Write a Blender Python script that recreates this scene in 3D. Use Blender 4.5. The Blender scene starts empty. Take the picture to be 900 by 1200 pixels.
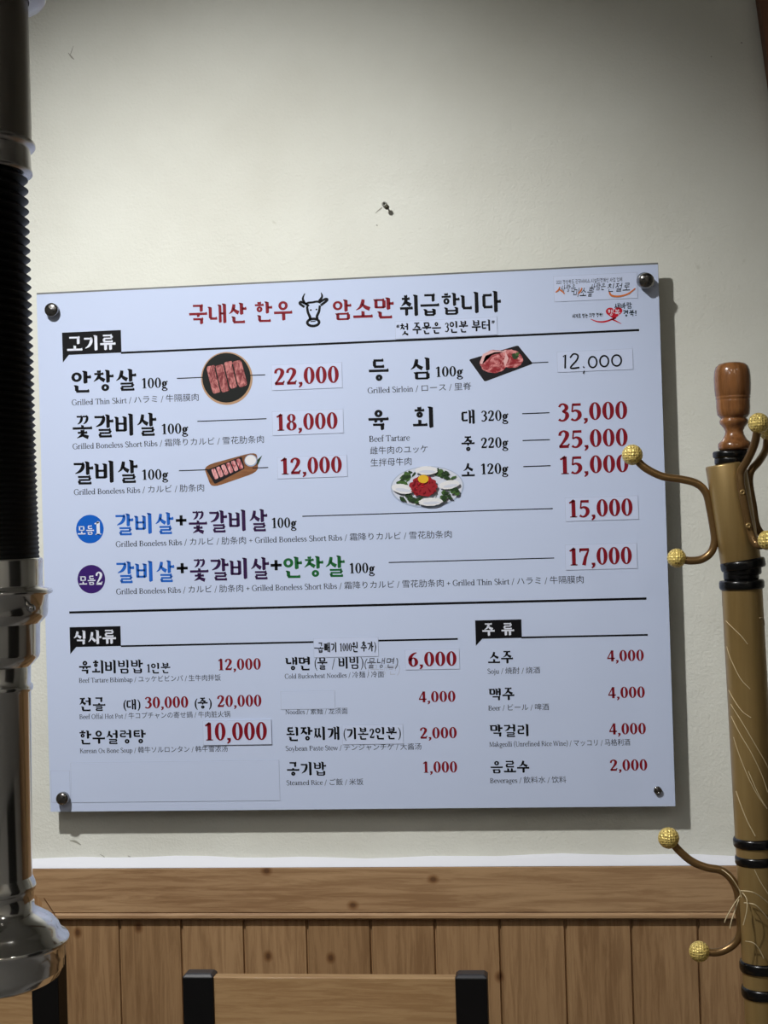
import bpy, math, random
from mathutils import Vector, Matrix
random.seed(7)
PI = math.pi
S = bpy.context.scene
COL = S.collection

# ------------------------------------------------------------------ camera, world, lamps' ambience, exposure
FPX = 1750.0                                    # focal length in pixels of the 900x1200 frame
CAM = Vector((0.69971, -2.02827, 1.30))
YAW, PITCH, ROLL = 0.11167, 0.01219, 0.02979
RC = (Matrix.Rotation(YAW, 3, 'Z') @ Matrix.Rotation(PITCH, 3, 'X') @ Matrix.Rotation(ROLL, 3, 'Y'))
cd = bpy.data.cameras.new('camera'); cam = bpy.data.objects.new('camera', cd); COL.objects.link(cam)
cd.sensor_fit = 'VERTICAL'; cd.sensor_height = 36.0; cd.lens = FPX / 1200 * 36.0
cd.clip_start = 0.02
cam.matrix_world = Matrix.Translation(CAM) @ (RC @ Matrix.Rotation(PI / 2, 3, 'X')).to_4x4()
S.camera = cam
S.view_settings.view_transform = 'Standard'; S.view_settings.look = 'None'
S.view_settings.exposure = 0.0; S.view_settings.gamma = 1.0; S.view_settings.use_curve_mapping = False
w = bpy.data.worlds.new('world'); S.world = w; w.use_nodes = True
w.node_tree.nodes['Background'].inputs[0].default_value = (0.6, 0.65, 0.75, 1)
w.node_tree.nodes['Background'].inputs[1].default_value = 0.3
TUBE_E, SIDE_E = 8.0, 6.0                    # strengths of the ceiling tubes behind the viewer
SPOT, AIM = Vector((-0.10, -1.30, 2.54)), Vector((0.39, 0.0, 1.0))
sl_ = bpy.data.lights.new('spot_light', 'SPOT'); sl_.energy = 142; sl_.color = (1.0, 0.995, 0.975)
sl_.spot_size = math.radians(67); sl_.spot_blend = 0.85; sl_.shadow_soft_size = 0.035
spot_light = bpy.data.objects.new('spot_light', sl_); COL.objects.link(spot_light)


def ray(px, py):
    return RC @ Vector(((px - 450) / FPX, 1.0, -(py - 600) / FPX))


def at(px, py, Y):
    """point of the photograph's ray on the vertical plane y = Y"""
    d = ray(px, py)
    return CAM + d * ((Y - CAM.y) / d.y)


# ------------------------------------------------------------------ materials
def lin(c):
    c = c / 255.0
    return c / 12.92 if c <= 0.04045 else ((c + 0.055) / 1.055) ** 2.4


def rgb(r, g, b):
    return (lin(r), lin(g), lin(b), 1)


def mat(name, col, rough=0.5, metal=0.0, spec=0.5, coat=0.0, emit=None, es=0.0):
    m = bpy.data.materials.new(name); m.use_nodes = True
    b = m.node_tree.nodes['Principled BSDF']
    b.inputs['Base Color'].default_value = rgb(*col)
    b.inputs['Roughness'].default_value = rough
    b.inputs['Metallic'].default_value = metal
    b.inputs['Specular IOR Level'].default_value = spec
    b.inputs['Coat Weight'].default_value = coat
    b.inputs['Coat Roughness'].default_value = 0.08
    if emit:
        b.inputs['Emission Color'].default_value = rgb(*emit); b.inputs['Emission Strength'].default_value = es
    return m


class NT:
    def __init__(s, m):
        s.t = m.node_tree; s.b = s.t.nodes['Principled BSDF']

    def n(s, kind, **kw):
        x = s.t.nodes.new(kind)
        for k, v in kw.items():
            if k in x.inputs.keys(): x.inputs[k].default_value = v
            else: setattr(x, k, v)
        return x

    def l(s, a, b):
        s.t.links.new(a, b)

    def ramp(s, fac, stops):
        r = s.n('ShaderNodeValToRGB')
        e = r.color_ramp.elements
        while len(e) < len(stops): e.new(0.5)
        for el, (p, c) in zip(e, stops):
            el.position = p; el.color = c if len(c) == 4 else rgb(*c)
        s.l(fac, r.inputs[0]); return r.outputs[0]

    def coords(s, scale=(1, 1, 1), rot=(0, 0, 0)):
        c = s.n('ShaderNodeTexCoord'); mp = s.n('ShaderNodeMapping')
        mp.inputs['Scale'].default_value = scale; mp.inputs['Rotation'].default_value = rot
        s.l(c.outputs['Object'], mp.inputs[0]); return mp.outputs[0]

    def noise(s, vec, scale, detail=4, rough=0.55, dist=0.0):
        x = s.n('ShaderNodeTexNoise'); x.inputs['Scale'].default_value = scale
        x.inputs['Detail'].default_value = detail; x.inputs['Roughness'].default_value = rough
        x.inputs['Distortion'].default_value = dist
        s.l(vec, x.inputs['Vector']); return x.outputs['Fac']

    def mix(s, fac, a, b, mode='MIX'):
        x = s.n('ShaderNodeMix'); x.data_type = 'RGBA'; x.blend_type = mode
        for sock, v in ((x.inputs[0], fac), (x.inputs[6], a), (x.inputs[7], b)):
            if hasattr(v, 'is_linked'): s.l(v, sock)
            else: sock.default_value = v
        return x.outputs[2]

    def bump(s, h, strength, dist):
        x = s.n('ShaderNodeBump'); x.inputs['Strength'].default_value = strength; x.inputs['Distance'].default_value = dist
        s.l(h, x.inputs['Height']); s.l(x.outputs[0], s.b.inputs['Normal'])


def plaster():
    m = mat('painted_plaster', (222, 220, 206), 0.85, spec=0.25); t = NT(m)
    v = t.coords()
    big = t.noise(v, 5, 3); fine = t.noise(v, 260, 4, 0.6); med = t.noise(v, 60, 3)
    c = t.ramp(big, [(0.3, (216, 216, 206)), (0.7, (226, 227, 218))])
    sp = t.ramp(t.noise(v, 38, 2, 0.4), [(0.76, (255, 255, 255)), (0.80, (225, 224, 218))])
    t.l(t.mix(0.5, c, sp, 'MULTIPLY'), t.b.inputs['Base Color'])
    add = t.n('ShaderNodeMath', operation='ADD'); t.l(fine, add.inputs[0]); t.l(med, add.inputs[1])
    t.bump(add.outputs[0], 0.55, 0.0016)
    return m


def wood(name, axis, light, dark, plank=0.0, rough=0.5, grain=1.0, coat=0.0, knots=True, seed=0.0):
    m = mat(name, light, rough, spec=0.35, coat=coat); t = NT(m)
    sc = [1.0, 1.0, 1.0]; sc['xyz'.index(axis)] = 0.07
    v = t.coords(tuple(sc)); raw = t.coords()
    off = None
    if plank:
        sx = t.n('ShaderNodeSeparateXYZ'); t.l(raw, sx.inputs[0])
        dv = t.n('ShaderNodeMath', operation='DIVIDE'); t.l(sx.outputs[0], dv.inputs[0]); dv.inputs[1].default_value = plank
        fl = t.n('ShaderNodeMath', operation='FLOOR'); t.l(dv.outputs[0], fl.inputs[0])
        wn = t.n('ShaderNodeTexWhiteNoise'); wn.noise_dimensions = '1D'; t.l(fl.outputs[0], wn.inputs['W'])
        sv = t.n('ShaderNodeVectorMath', operation='SCALE'); t.l(wn.outputs['Color'], sv.inputs[0]); sv.inputs['Scale'].default_value = 7.0
        ad = t.n('ShaderNodeVectorMath', operation='ADD'); t.l(v, ad.inputs[0]); t.l(sv.outputs[0], ad.inputs[1]); v = ad.outputs[0]
        off = wn.outputs['Value']
    else:
        ad = t.n('ShaderNodeVectorMath', operation='ADD'); t.l(v, ad.inputs[0]); ad.inputs[1].default_value = (seed, seed * 2, seed * 3); v = ad.outputs[0]
    g1 = t.noise(v, 120 * grain, 6, 0.68, 0.5); g2 = t.noise(v, 16 * grain, 3, 0.5, 0.9)
    c1 = t.ramp(g1, [(0.40, dark), (0.58, light)])
    mid = tuple((a * 0.45 + b * 0.55) for a, b in zip(light, dark))
    c2 = t.ramp(g2, [(0.38, mid), (0.58, light)])
    c = t.mix(0.42, c1, c2)
    if off is not None:
        tint = t.ramp(off, [(0.0, (222, 218, 212)), (1.0, (255, 255, 255))])
        c = t.mix(0.7, c, tint, 'MULTIPLY')
    if knots:
        sp_n = t.n('ShaderNodeSeparateXYZ'); t.l(raw, sp_n.inputs[0])
        cb_n = t.n('ShaderNodeCombineXYZ'); t.l(sp_n.outputs[0], cb_n.inputs[0]); t.l(sp_n.outputs[2], cb_n.inputs[1])
        ad2 = t.n('ShaderNodeVectorMath', operation='ADD'); t.l(cb_n.outputs[0], ad2.inputs[0]); ad2.inputs[1].default_value = (seed + 0.31, seed + .12, 0)
        ds_n = t.n('ShaderNodeVectorMath', operation='MULTIPLY'); t.l(ad2.outputs[0], ds_n.inputs[0]); ds_n.inputs[1].default_value = (1.0, .8, 1.0) if axis == 'z' else (.8, 1.0, 1.0)
        vo = t.n('ShaderNodeTexVoronoi'); vo.voronoi_dimensions = '2D'; vo.inputs['Scale'].default_value = 7.5
        t.l(ds_n.outputs[0], vo.inputs['Vector'])
        kc = t.ramp(vo.outputs['Distance'], [(0.016, (120, 84, 56)), (0.03, (190, 165, 140)), (0.06, (255, 255, 255))])
        c = t.mix(0.8, c, kc, 'MULTIPLY')
    t.l(c, t.b.inputs['Base Color'])
    t.bump(g1, 0.12, 0.001)
    return m


M = {}
M['plaster'] = plaster()
M['caulk'] = mat('white_caulk', (226, 228, 236), 0.6)
M['rail'] = wood('knotty_pine_rail', 'x', (178, 145, 108), (134, 100, 68), seed=1.7)
M['stile'] = wood('knotty_pine_stile', 'z', (172, 134, 94), (124, 88, 55), seed=3.1)
M['planks'] = wood('knotty_pine_planks', 'z', (172, 138, 100), (130, 98, 66), plank=0.0875)
M['chairwood'] = wood('oak_backrest', 'x', (172, 140, 100), (142, 108, 72), rough=0.4, knots=False, grain=1.6, coat=0.2)
M['darkwood'] = wood('brown_beam_wood', 'z', (120, 78, 46), (84, 52, 30), rough=0.5, knots=False)
M['finial'] = wood('varnished_turned_wood', 'z', (150, 100, 58), (94, 58, 30), rough=0.25, knots=False, grain=0.9, coat=0.7)
M['black'] = mat('black_painted_metal', (7, 7, 9), 0.42, spec=0.3)
M['blackedge'] = mat('worn_black_cap', (34, 34, 40), 0.35)
M['ring'] = mat('black_plastic_ring', (6, 6, 7), 0.25, spec=0.45)
M['steel'] = mat('polished_stainless', (216, 215, 214), 0.12, 1.0)
M['steel2'] = mat('brushed_stainless', (176, 173, 172), 0.26, 1.0)
M['dullsteel'] = mat('dull_steel_duct', (140, 134, 128), 0.3, 1.0)
M['hose'] = mat('black_flexible_hose', (5, 5, 6), 0.5, spec=0.3)
M['chrome'] = mat('chrome', (190, 190, 192), 0.12, 1.0)
M['gunmetal'] = mat('dark_steel', (128, 126, 124), 0.22, 1.0)
M['acrylic'] = mat('grey_acrylic_edge', (108, 110, 108), 0.3)
M['sheet'] = mat('white_printed_sheet', (197, 209, 236), 0.2, spec=0.35, coat=0.1)
M['sticker'] = mat('white_paper_sticker', (202, 213, 240), 0.22, spec=0.35, coat=0.1)
M['stickeredge'] = mat('paper_cut_edge', (160, 170, 192), 0.6)
M['ink'] = mat('black_ink', (12, 12, 16), 0.5, spec=0.15)
M['greyink'] = mat('grey_ink', (40, 42, 52), 0.5, spec=0.15)
M['red'] = mat('dark_red_ink', (126, 17, 32), 0.45, spec=0.2)
M['blue'] = mat('blue_ink', (33, 98, 192), 0.45, spec=0.2)
M['purple'] = mat('dark_purple_ink', (52, 26, 70), 0.45, spec=0.2)
M['circblue'] = mat('blue_badge', (14, 92, 190), 0.45, spec=0.2)
M['circpurple'] = mat('purple_badge', (56, 28, 104), 0.45, spec=0.2)
M['green'] = mat('green_ink', (28, 98, 50), 0.45, spec=0.2)
M['white'] = mat('white_ink', (222, 226, 240), 0.4)
M['navy'] = mat('dark_teal_ink', (20, 45, 62), 0.4)
M['orange'] = mat('orange_ink', (205, 110, 48), 0.4)
M['heart'] = mat('heart_red', (190, 26, 44), 0.45, spec=0.2)
M['pencil'] = mat('marker_grey', (74, 76, 88), 0.5)
M['smear'] = mat('rubbed_grey', (168, 172, 188), 0.5)
M['plateblack'] = mat('black_plate_print', (24, 27, 26), 0.45, spec=0.2)
M['rimtan'] = mat('tan_rim_print', (176, 140, 108), 0.4)
M['slab'] = mat('slate_print', (30, 28, 32), 0.45, spec=0.2)
M['boardprint'] = wood('cutting_board_print', 'x', (150, 100, 62), (104, 64, 36), knots=False)
M['dishwhite'] = mat('white_dish_print', (205, 210, 224), 0.4)
M['dishshade'] = mat('plate_blue_print', (160, 174, 200), 0.4)
M['salt'] = mat('salt_print', (225, 225, 228), 0.4)
M['yolk'] = mat('yolk_print', (224, 178, 40), 0.4)
M['tartare'] = mat('raw_beef_print', (150, 22, 34), 0.4)
M['leaf'] = mat('leaf_print', (62, 96, 42), 0.4)
M['leaf2'] = mat('dark_leaf_print', (32, 58, 26), 0.4)
M['fat'] = mat('fat_print', (222, 176, 176), 0.4)
M['ceiling'] = mat('ceiling_paint', (172, 171, 166), 0.9)
M['roomwall'] = mat('room_wall_paint', (196, 194, 188), 0.9)
M['darkpane'] = mat('added_dark_pane', (22, 24, 30), 0.15)
M['lampshade'] = mat('dark_lamp_shade', (40, 38, 36), 0.4)
M['lampglow'] = mat('lamp_diffuser', (255, 250, 240), 0.5, emit=(255, 246, 230), es=6.0)
M['tube'] = mat('tube_diffuser', (255, 255, 255), 0.5, emit=(238, 243, 255), es=TUBE_E)
M['tube2'] = mat('side_diffuser', (255, 255, 255), 0.5, emit=(255, 240, 214), es=SIDE_E)
M['glintglow'] = mat('glint_lamp_diffuser', (255, 255, 255), 0.5, emit=(255, 252, 244), es=70.0)  # lens glow of the small lamps added for glints
M['bronze'] = mat('bronze_tube', (150, 122, 76), 0.36, 0.5)
M['hook'] = mat('dark_bronze_hook', (122, 94, 58), 0.3, 0.6)
M['frond'] = mat('pale_frayed_strand', (196, 178, 140), 0.6)
M['screwdark'] = mat('rusty_screw', (62, 58, 42), 0.5, 0.4)
M['anchor'] = mat('grey_wall_anchor', (150, 150, 142), 0.6)
M['smudge'] = mat('grey_scuff', (165, 164, 152), 0.9)


def marbled(name, a, b, scale, stretch=(1, 1, 1), lo=0.45, hi=0.62):
    m = mat(name, a, 0.4); t = NT(m)
    n = t.noise(t.coords(stretch), scale, 5, 0.65, 0.8)
    t.l(t.ramp(n, [(lo, a), (hi, b)]), t.b.inputs['Base Color']); return m


M['meat'] = marbled('marbled_skirt_print', (112, 30, 36), (206, 132, 128), 210, (1, 1, 0.55), 0.42, 0.66)
M['meat2'] = marbled('pink_rib_print', (150, 50, 62), (232, 172, 172), 240, (1, 1, 0.4), 0.4, 0.62)
M['meat3'] = marbled('sirloin_print', (142, 24, 36), (226, 150, 150), 120, (0.8, 1, 1.2), 0.46, 0.64)
# speckled woven gold of the hook balls
m = mat('gold_woven_ball', (206, 180, 96), 0.4, 0.35); t = NT(m)
vo = t.n('ShaderNodeTexVoronoi'); vo.inputs['Scale'].default_value = 330; vo.inputs['Randomness'].default_value = 0.35
t.l(t.coords(), vo.inputs['Vector'])
t.l(t.ramp(vo.outputs['Distance'], [(0.16, (120, 104, 52)), (0.34, (228, 202, 118))]), t.b.inputs['Base Color'])
t.bump(vo.outputs['Distance'], 0.8, 0.002); M['gold'] = m
# worn bronze sleeve/pole
for key in ('bronze',):
    t = NT(M[key]); n = t.noise(t.coords((1, 1, 0.1)), 40, 4)
    t.l(t.ramp(n, [(0.3, (136, 110, 64)), (0.7, (164, 138, 90))]), t.b.inputs['Base Color'])


# ------------------------------------------------------------------ mesh helpers
class MB:
    def __init__(s):
        s.v = []; s.f = []; s.m = []; s.sm = []

    def add(s, vs, fs, mi=0, smooth=False):
        o = len(s.v); s.v += [tuple(p) for p in vs]
        for f in fs:
            s.f.append([i + o for i in f]); s.m.append(mi); s.sm.append(smooth)
        return s

    def box(s, a, b, mi=0):
        (x0, y0, z0), (x1, y1, z1) = a, b
        vs = [(x, y, z) for x in (x0, x1) for y in (y0, y1) for z in (z0, z1)]
        return s.add(vs, [(0, 1, 3, 2), (4, 6, 7, 5), (0, 4, 5, 1), (2, 3, 7, 6), (0, 2, 6, 4), (1, 5, 7, 3)], mi)

    def lathe(s, prof, origin=(0, 0, 0), axis=(0, 0, 1), seg=56, mi=0, cap=True, smooth=True):
        """prof: list of (r, h); revolved about axis through origin"""
        ax = Vector(axis).normalized(); q = ax.to_track_quat('Z', 'Y'); o = Vector(origin)
        vs = []; fs = []
        for r, h in prof:
            for k in range(seg):
                a = 2 * PI * k / seg
                vs.append(o + q @ Vector((r * math.cos(a), r * math.sin(a), h)))
        for i in range(len(prof) - 1):
            for k in range(seg):
                k2 = (k + 1) % seg
                fs.append((i * seg + k, i * seg + k2, (i + 1) * seg + k2, (i + 1) * seg + k))
        s.add(vs, fs, mi, smooth)
        if cap:
            n = len(prof) - 1
            s.add(vs[:seg][::-1], [tuple(range(seg))], mi)
            s.add(vs[n * seg:], [tuple(range(seg))], mi)
        return s

    def tube(s, pts, r, seg=14, mi=0, steps=6, cap=True):
        pts = [Vector(p) for p in pts]
        if steps > 1 and len(pts) > 2: pts = catmull(pts, steps)
        n = len(pts); rr = r if isinstance(r, (list, tuple)) else None
        vs = []; fs = []; up = None
        for i, p in enumerate(pts):
            d = (pts[min(i + 1, n - 1)] - pts[max(i - 1, 0)]).normalized()
            if up is None: up = d.orthogonal().normalized()
            up = (up - d * up.dot(d)).normalized(); sd = d.cross(up)
            ri = r if rr is None else rr[0] + (rr[1] - rr[0]) * i / (n - 1)
            for k in range(seg):
                a = 2 * PI * k / seg
                vs.append(p + up * (ri * math.cos(a)) + sd * (ri * math.sin(a)))
        for i in range(n - 1):
            for k in range(seg):
                k2 = (k + 1) % seg
                fs.append((i * seg + k, i * seg + k2, (i + 1) * seg + k2, (i + 1) * seg + k))
        s.add(vs, fs, mi, True)
        if cap:
            s.add(vs[:seg][::-1], [tuple(range(seg))], mi); s.add(vs[-seg:], [tuple(range(seg))], mi)
        return s

    def sphere(s, c, r, seg=28, rings=18, mi=0, sc=(1, 1, 1)):
        c = Vector(c); vs = []; fs = []
        for i in range(rings + 1):
            t = PI * i / rings
            for k in range(seg):
                a = 2 * PI * k / seg
                vs.append(c + Vector((r * sc[0] * math.sin(t) * math.cos(a), r * sc[1] * math.sin(t) * math.sin(a), r * sc[2] * math.cos(t))))
        for i in range(rings):
            for k in range(seg):
                k2 = (k + 1) % seg
                fs.append((i * seg + k, (i + 1) * seg + k, (i + 1) * seg + k2, i * seg + k2))
        return s.add(vs, fs, mi, True)

    def build(s, name, mats, parent=None, bevel=0.0, local=False):
        me = bpy.data.meshes.new(name)
        inv = Matrix.Identity(4) if (parent is None or local) else wmat(parent).inverted()
        me.from_pydata([inv @ Vector(p) for p in s.v], [], s.f)
        for mm in (mats if isinstance(mats, (list, tuple)) else [mats]): me.materials.append(mm)
        for p, mi, sm in zip(me.polygons, s.m, s.sm):
            p.material_index = mi; p.use_smooth = sm
        me.update()
        o = bpy.data.objects.new(name, me); COL.objects.link(o)
        if parent is not None: o.parent = parent
        if bevel:
            b = o.modifiers.new('bevel', 'BEVEL'); b.width = bevel; b.segments = 2; b.limit_method = 'ANGLE'
        return o


def wmat(o):
    return o.matrix_basis if o.parent is None else wmat(o.parent) @ o.matrix_basis


def catmull(p, n):
    out = []
    for i in range(len(p) - 1):
        a, b, c, d = p[max(i - 1, 0)], p[i], p[i + 1], p[min(i + 2, len(p) - 1)]
        for k in range(n):
            t = k / n
            out.append(b * 1.0 + (c - a) * (0.5 * t) + (a * 2 - b * 5 + c * 4 - d) * (0.5 * t * t) + (b * 3 - a - c * 3 + d) * (0.5 * t ** 3))
    out.append(p[-1] * 1.0)
    return out


def thing(name, label, cat, loc=(0, 0, 0), rotz=0.0, group=None):
    o = bpy.data.objects.new(name, None); COL.objects.link(o)
    o.empty_display_size = 0.05; o.location = loc; o.rotation_euler = (0, 0, rotz)
    o['label'] = label; o['category'] = cat
    if group: o['group'] = group
    return o


def tag(o, label, cat, group=None):
    o['label'] = label; o['category'] = cat
    if group: o['group'] = group
    return o


def struct(name, mb, m, bevel=0.0):
    o = mb.build(name, m, None, bevel); o['kind'] = 'structure'; return o


# ------------------------------------------------------------------ the room
X0, X1, YF, ZC = -1.7, 2.3, -4.6, 2.62
struct('floor', MB().box((X0 - .1, YF - .1, -0.1), (X1 + .1, 0.1, 0)), mat('grey_floor_tile', (150, 149, 147), 0.4))
struct('ceiling', MB().box((X0 - .1, YF - .1, ZC), (X1 + .1, 0.1, ZC + .1)), M['ceiling'])
struct('wall_back', MB().box((X0 - .1, 0, 0), (X1 + .1, 0.1, ZC)), M['plaster'])
struct('wall_left', MB().box((X0 - .1, YF, 0), (X0, 0, ZC)), M['roomwall'])
struct('wall_right', MB().box((X1, YF, 0), (X1 + .1, 0, ZC)), M['roomwall'])
wf = MB()
wf.box((X0 - .1, YF - .1, 0), (X1 + .1, YF, 0.85)); wf.box((X0 - .1, YF - .1, 2.2), (X1 + .1, YF, ZC))
wf.box((X0 - .1, YF - .1, .85), (-1.0, YF, 2.2)); wf.box((1.7, YF - .1, .85), (X1 + .1, YF, 2.2))
struct('wall_front', wf, M['roomwall'])
win = MB().box((-1.0, YF - .08, .85), (1.7, YF - .06, 2.2), 1)  # unseen; dark panes between pale bars, added for stripes reflected in the steel
for xx in (-1.0, -.12, .76, 1.64): win.box((xx, YF - .06, .85), (xx + .06, YF + .01, 2.2))
win.box((-1.0, YF - .06, .85), (1.7, YF + .012, .91)); win.box((-1.0, YF - .06, 2.14), (1.7, YF + .012, 2.2))
added_door = MB()  # unseen; added as a dark streak for the steel to reflect
added_door.box((X1 - .012, -1.75, 0), (X1, -1.69, 2.1)); added_door.box((X1 - .012, -.79, 0), (X1, -.73, 2.1)); added_door.box((X1 - .012, -1.75, 2.1), (X1, -.73, 2.16))
added_door.box((X1 - .008, -1.69, 0), (X1, -.79, 2.1), 1)
struct('added_door_1', added_door, [M['ceiling'], M['lampshade']])
struct('added_window_1', win, [M['ceiling'], M['darkpane']])

# wainscot on the back wall
RAIL_T, RAIL_B = 0.8454, 0.7743
PY = -0.010                                      # face of the plank panelling
stile_x = at(70, 1090, PY).x
pl = MB(); step = 0.0875; g = 0.0022
gx0 = at(213.5, 1110, PY).x
k0 = math.floor((stile_x - gx0) / step)
xs = []
x = gx0 + (k0 - 0) * step
prof = [(stile_x - 0.02, PY)]
while x < X1 - 0.02:
    if x > stile_x + 0.01: prof += [(x - g, PY), (x - g * 0.45, PY + 0.004), (x + g * 0.45, PY + 0.004), (x + g, PY)]
    x += step
prof.append((X1, PY))
vs = [(a, b, 0.09) for a, b in prof] + [(a, b, RAIL_B + 0.004) for a, b in prof]
n = len(prof)
pl.add(vs, [(i, i + 1, n + i + 1, n + i) for i in range(n - 1)])
pl.add([(prof[0][0], PY, .09), (prof[-1][0], PY, .09), (prof[-1][0], -0.0005, .09), (prof[0][0], -0.0005, .09)], [(0, 3, 2, 1)])
po = struct('trim_1', pl, M['planks']); po.location.x = 0
# shift the material's plank phase onto the grooves
for nd in M['planks'].node_tree.nodes:
    if nd.type == 'MAPPING' and tuple(nd.inputs['Scale'].default_value) == (1, 1, 1):
        nd.inputs['Location'].default_value = (-(gx0 % step), 0, 0)

rail = MB()
sec = [(-0.0005, RAIL_T), (-0.016, RAIL_T), (-0.018, RAIL_T - 0.002), (-0.018, RAIL_B + 0.010), (-0.0165, RAIL_B + 0.0085),
       (-0.0195, RAIL_B + 0.0055), (-0.0195, RAIL_B + 0.002), (-0.018, RAIL_B), (-0.0005, RAIL_B)]
for xa, xb in ((X0, X1),):
    n = len(sec); vs = [(xa, y, z) for y, z in sec] + [(xb, y, z) for y, z in sec]
    rail.add(vs, [(i, n + i, n + (i + 1) % n, (i + 1) % n) for i in range(n)])
struct('trim_2', rail, M['rail'])
st = MB()
st.add([(stile_x, -0.0165, .09), (stile_x, -0.0165, RAIL_B), (stile_x - 0.03, -0.0186, RAIL_B + 0.034), (stile_x - 0.09, -0.0186, RAIL_B + .034), (stile_x - 0.09, -0.0165, .09)],
       [(0, 4, 3, 2, 1)])
st.add([(stile_x, -0.0165, .09), (stile_x, -0.0165, RAIL_B), (stile_x, -0.001, RAIL_B), (stile_x, -0.001, .09)], [(0, 1, 2, 3)])
struct('trim_3', st, M['stile'])
mi = MB()                                         # dark open mitre joint
a = Vector((stile_x + .001, -0.0196, RAIL_B)); b = Vector((stile_x - .018, -0.0193, RAIL_B + .030))
mi.tube([a, (a + b) / 2 + Vector((0, 0, .0008)), b], .0005, 6)
struct('trim_4', mi, M['darkwood'])
lw = MB().box((X0, -0.012, 0.09), (stile_x - 0.09, -0.0005, RAIL_B))
struct('trim_5', lw, M['planks'])
struct('baseboard_back', MB().box((X0, -0.016, 0), (X1, -0.0005, 0.095)), M['rail'], 0.002)
# wavy caulk bead on top of the rail
ck = MB(); n = 90; vs = []
for i in range(n + 1):
    xx = X0 + (X1 - X0) * i / n
    h = 0.0095 + 0.0016 * math.sin(xx * 11) + 0.0012 * math.sin(xx * 37 + 1)
    vs += [(xx, -0.0178, RAIL_T - 0.0005), (xx, -0.0172, RAIL_T + 0.0012), (xx, -0.004, RAIL_T + h), (xx, -0.0002, RAIL_T + h + 0.0006)]
ck.add(vs, [(4 * i + k, 4 * i + 4 + k, 4 * i + 5 + k, 4 * i + 1 + k) for i in range(n) for k in range(3)], 0, True)
struct('trim_6', ck, M['caulk'])
# slanted brown beam at the upper right
p0, p1 = at(887, -10, -0.02), at(909, 150, -0.02)
d = (p0 - p1).normalized(); sdv = Vector((d.z, 0, -d.x)); L0 = p1 - d * 0.05; L1 = p0 + d * ((ZC - p0.z) / d.z)
bm_ = MB()
q = [L0, L1, L1 + sdv * .09, L0 + sdv * .09]
vs = [(v.x, -0.0005, min(v.z, ZC)) for v in q] + [(v.x, -0.03, min(v.z, ZC)) for v in q]
bm_.add(vs, [(0, 1, 2, 3), (7, 6, 5, 4), (0, 4, 5, 1), (1, 5, 6, 2), (2, 6, 7, 3), (3, 7, 4, 0)])
struct('trim_7', bm_, M['darkwood'])

# ------------------------------------------------------------------ lettering: pens, letters, Hangul built from strokes
def strip(pts, ws, smooth=False, n=5):
    """polygons of a variable-width pen line"""
    pts = [Vector((p[0], p[1])) for p in pts]
    if not isinstance(ws, (list, tuple)): ws = [ws] * len(pts)
    if smooth and len(pts) > 2:
        P = catmull([Vector((p.x, p.y, wv)) for p, wv in zip(pts, ws)], n)
        pts = [Vector((p.x, p.y)) for p in P]; ws = [max(p.z, 1e-5) for p in P]
    L = []; R = []
    for i, p in enumerate(pts):
        d = pts[min(i + 1, len(pts) - 1)] - pts[max(i - 1, 0)]
        if d.length < 1e-9: d = Vector((1, 0))
        d.normalize(); nn = Vector((-d.y, d.x)) * (ws[i] / 2)
        L.append(p + nn); R.append(p - nn)
    return [[R[i], R[i + 1], L[i + 1], L[i]] for i in range(len(pts) - 1)]


def ring(cx, cy, rx, ry, ws, wt, n=22):
    """oval: rx, ry outer radii; ws side width, wt top width"""
    out = []
    for k in range(n):
        a, b = 2 * PI * k / n, 2 * PI * (k + 1) / n
        q = []
        for t_, o in ((a, 1), (b, 1), (b, 0), (a, 0)):
            q.append(Vector((cx + math.cos(t_) * (rx if o else rx - ws), cy + math.sin(t_) * (ry if o else ry - wt))))
        out.append([q[0], q[1], q[2], q[3]])
    return out


class Pen:
    def __init__(s, T, t): s.T = T; s.t = t
    def w(s, k): return s.t + (s.T - s.t) * k
    def c(s, pts, ks): return strip(pts, [s.w(k) for k in ks], True)
    def l(s, pts, ks): return strip(pts, [s.w(k) for k in ks])
    def h(s, a, b, y, k=0.0): return strip([(a, y), (b, y)], s.w(k))
    def v(s, x, a, b, serif=3, k=1.0):
        o = strip([(x, a), (x, b)], s.w(k)); e = s.T * 0.62 + 0.02
        if serif & 1: o += s.h(x - e - s.T * .2, x + e + s.T * .2, a + s.t / 2)
        if serif & 2: o += [[Vector((x - e - s.T * .35, b - s.t * 1.2)), Vector((x, b - s.t * 2.4)), Vector((x, b)), Vector((x - s.T * .2, b))]]
        return o
    def o(s, cx, cy, rx, ry): return ring(cx, cy, rx, ry, s.T, s.t * 1.15)


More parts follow.
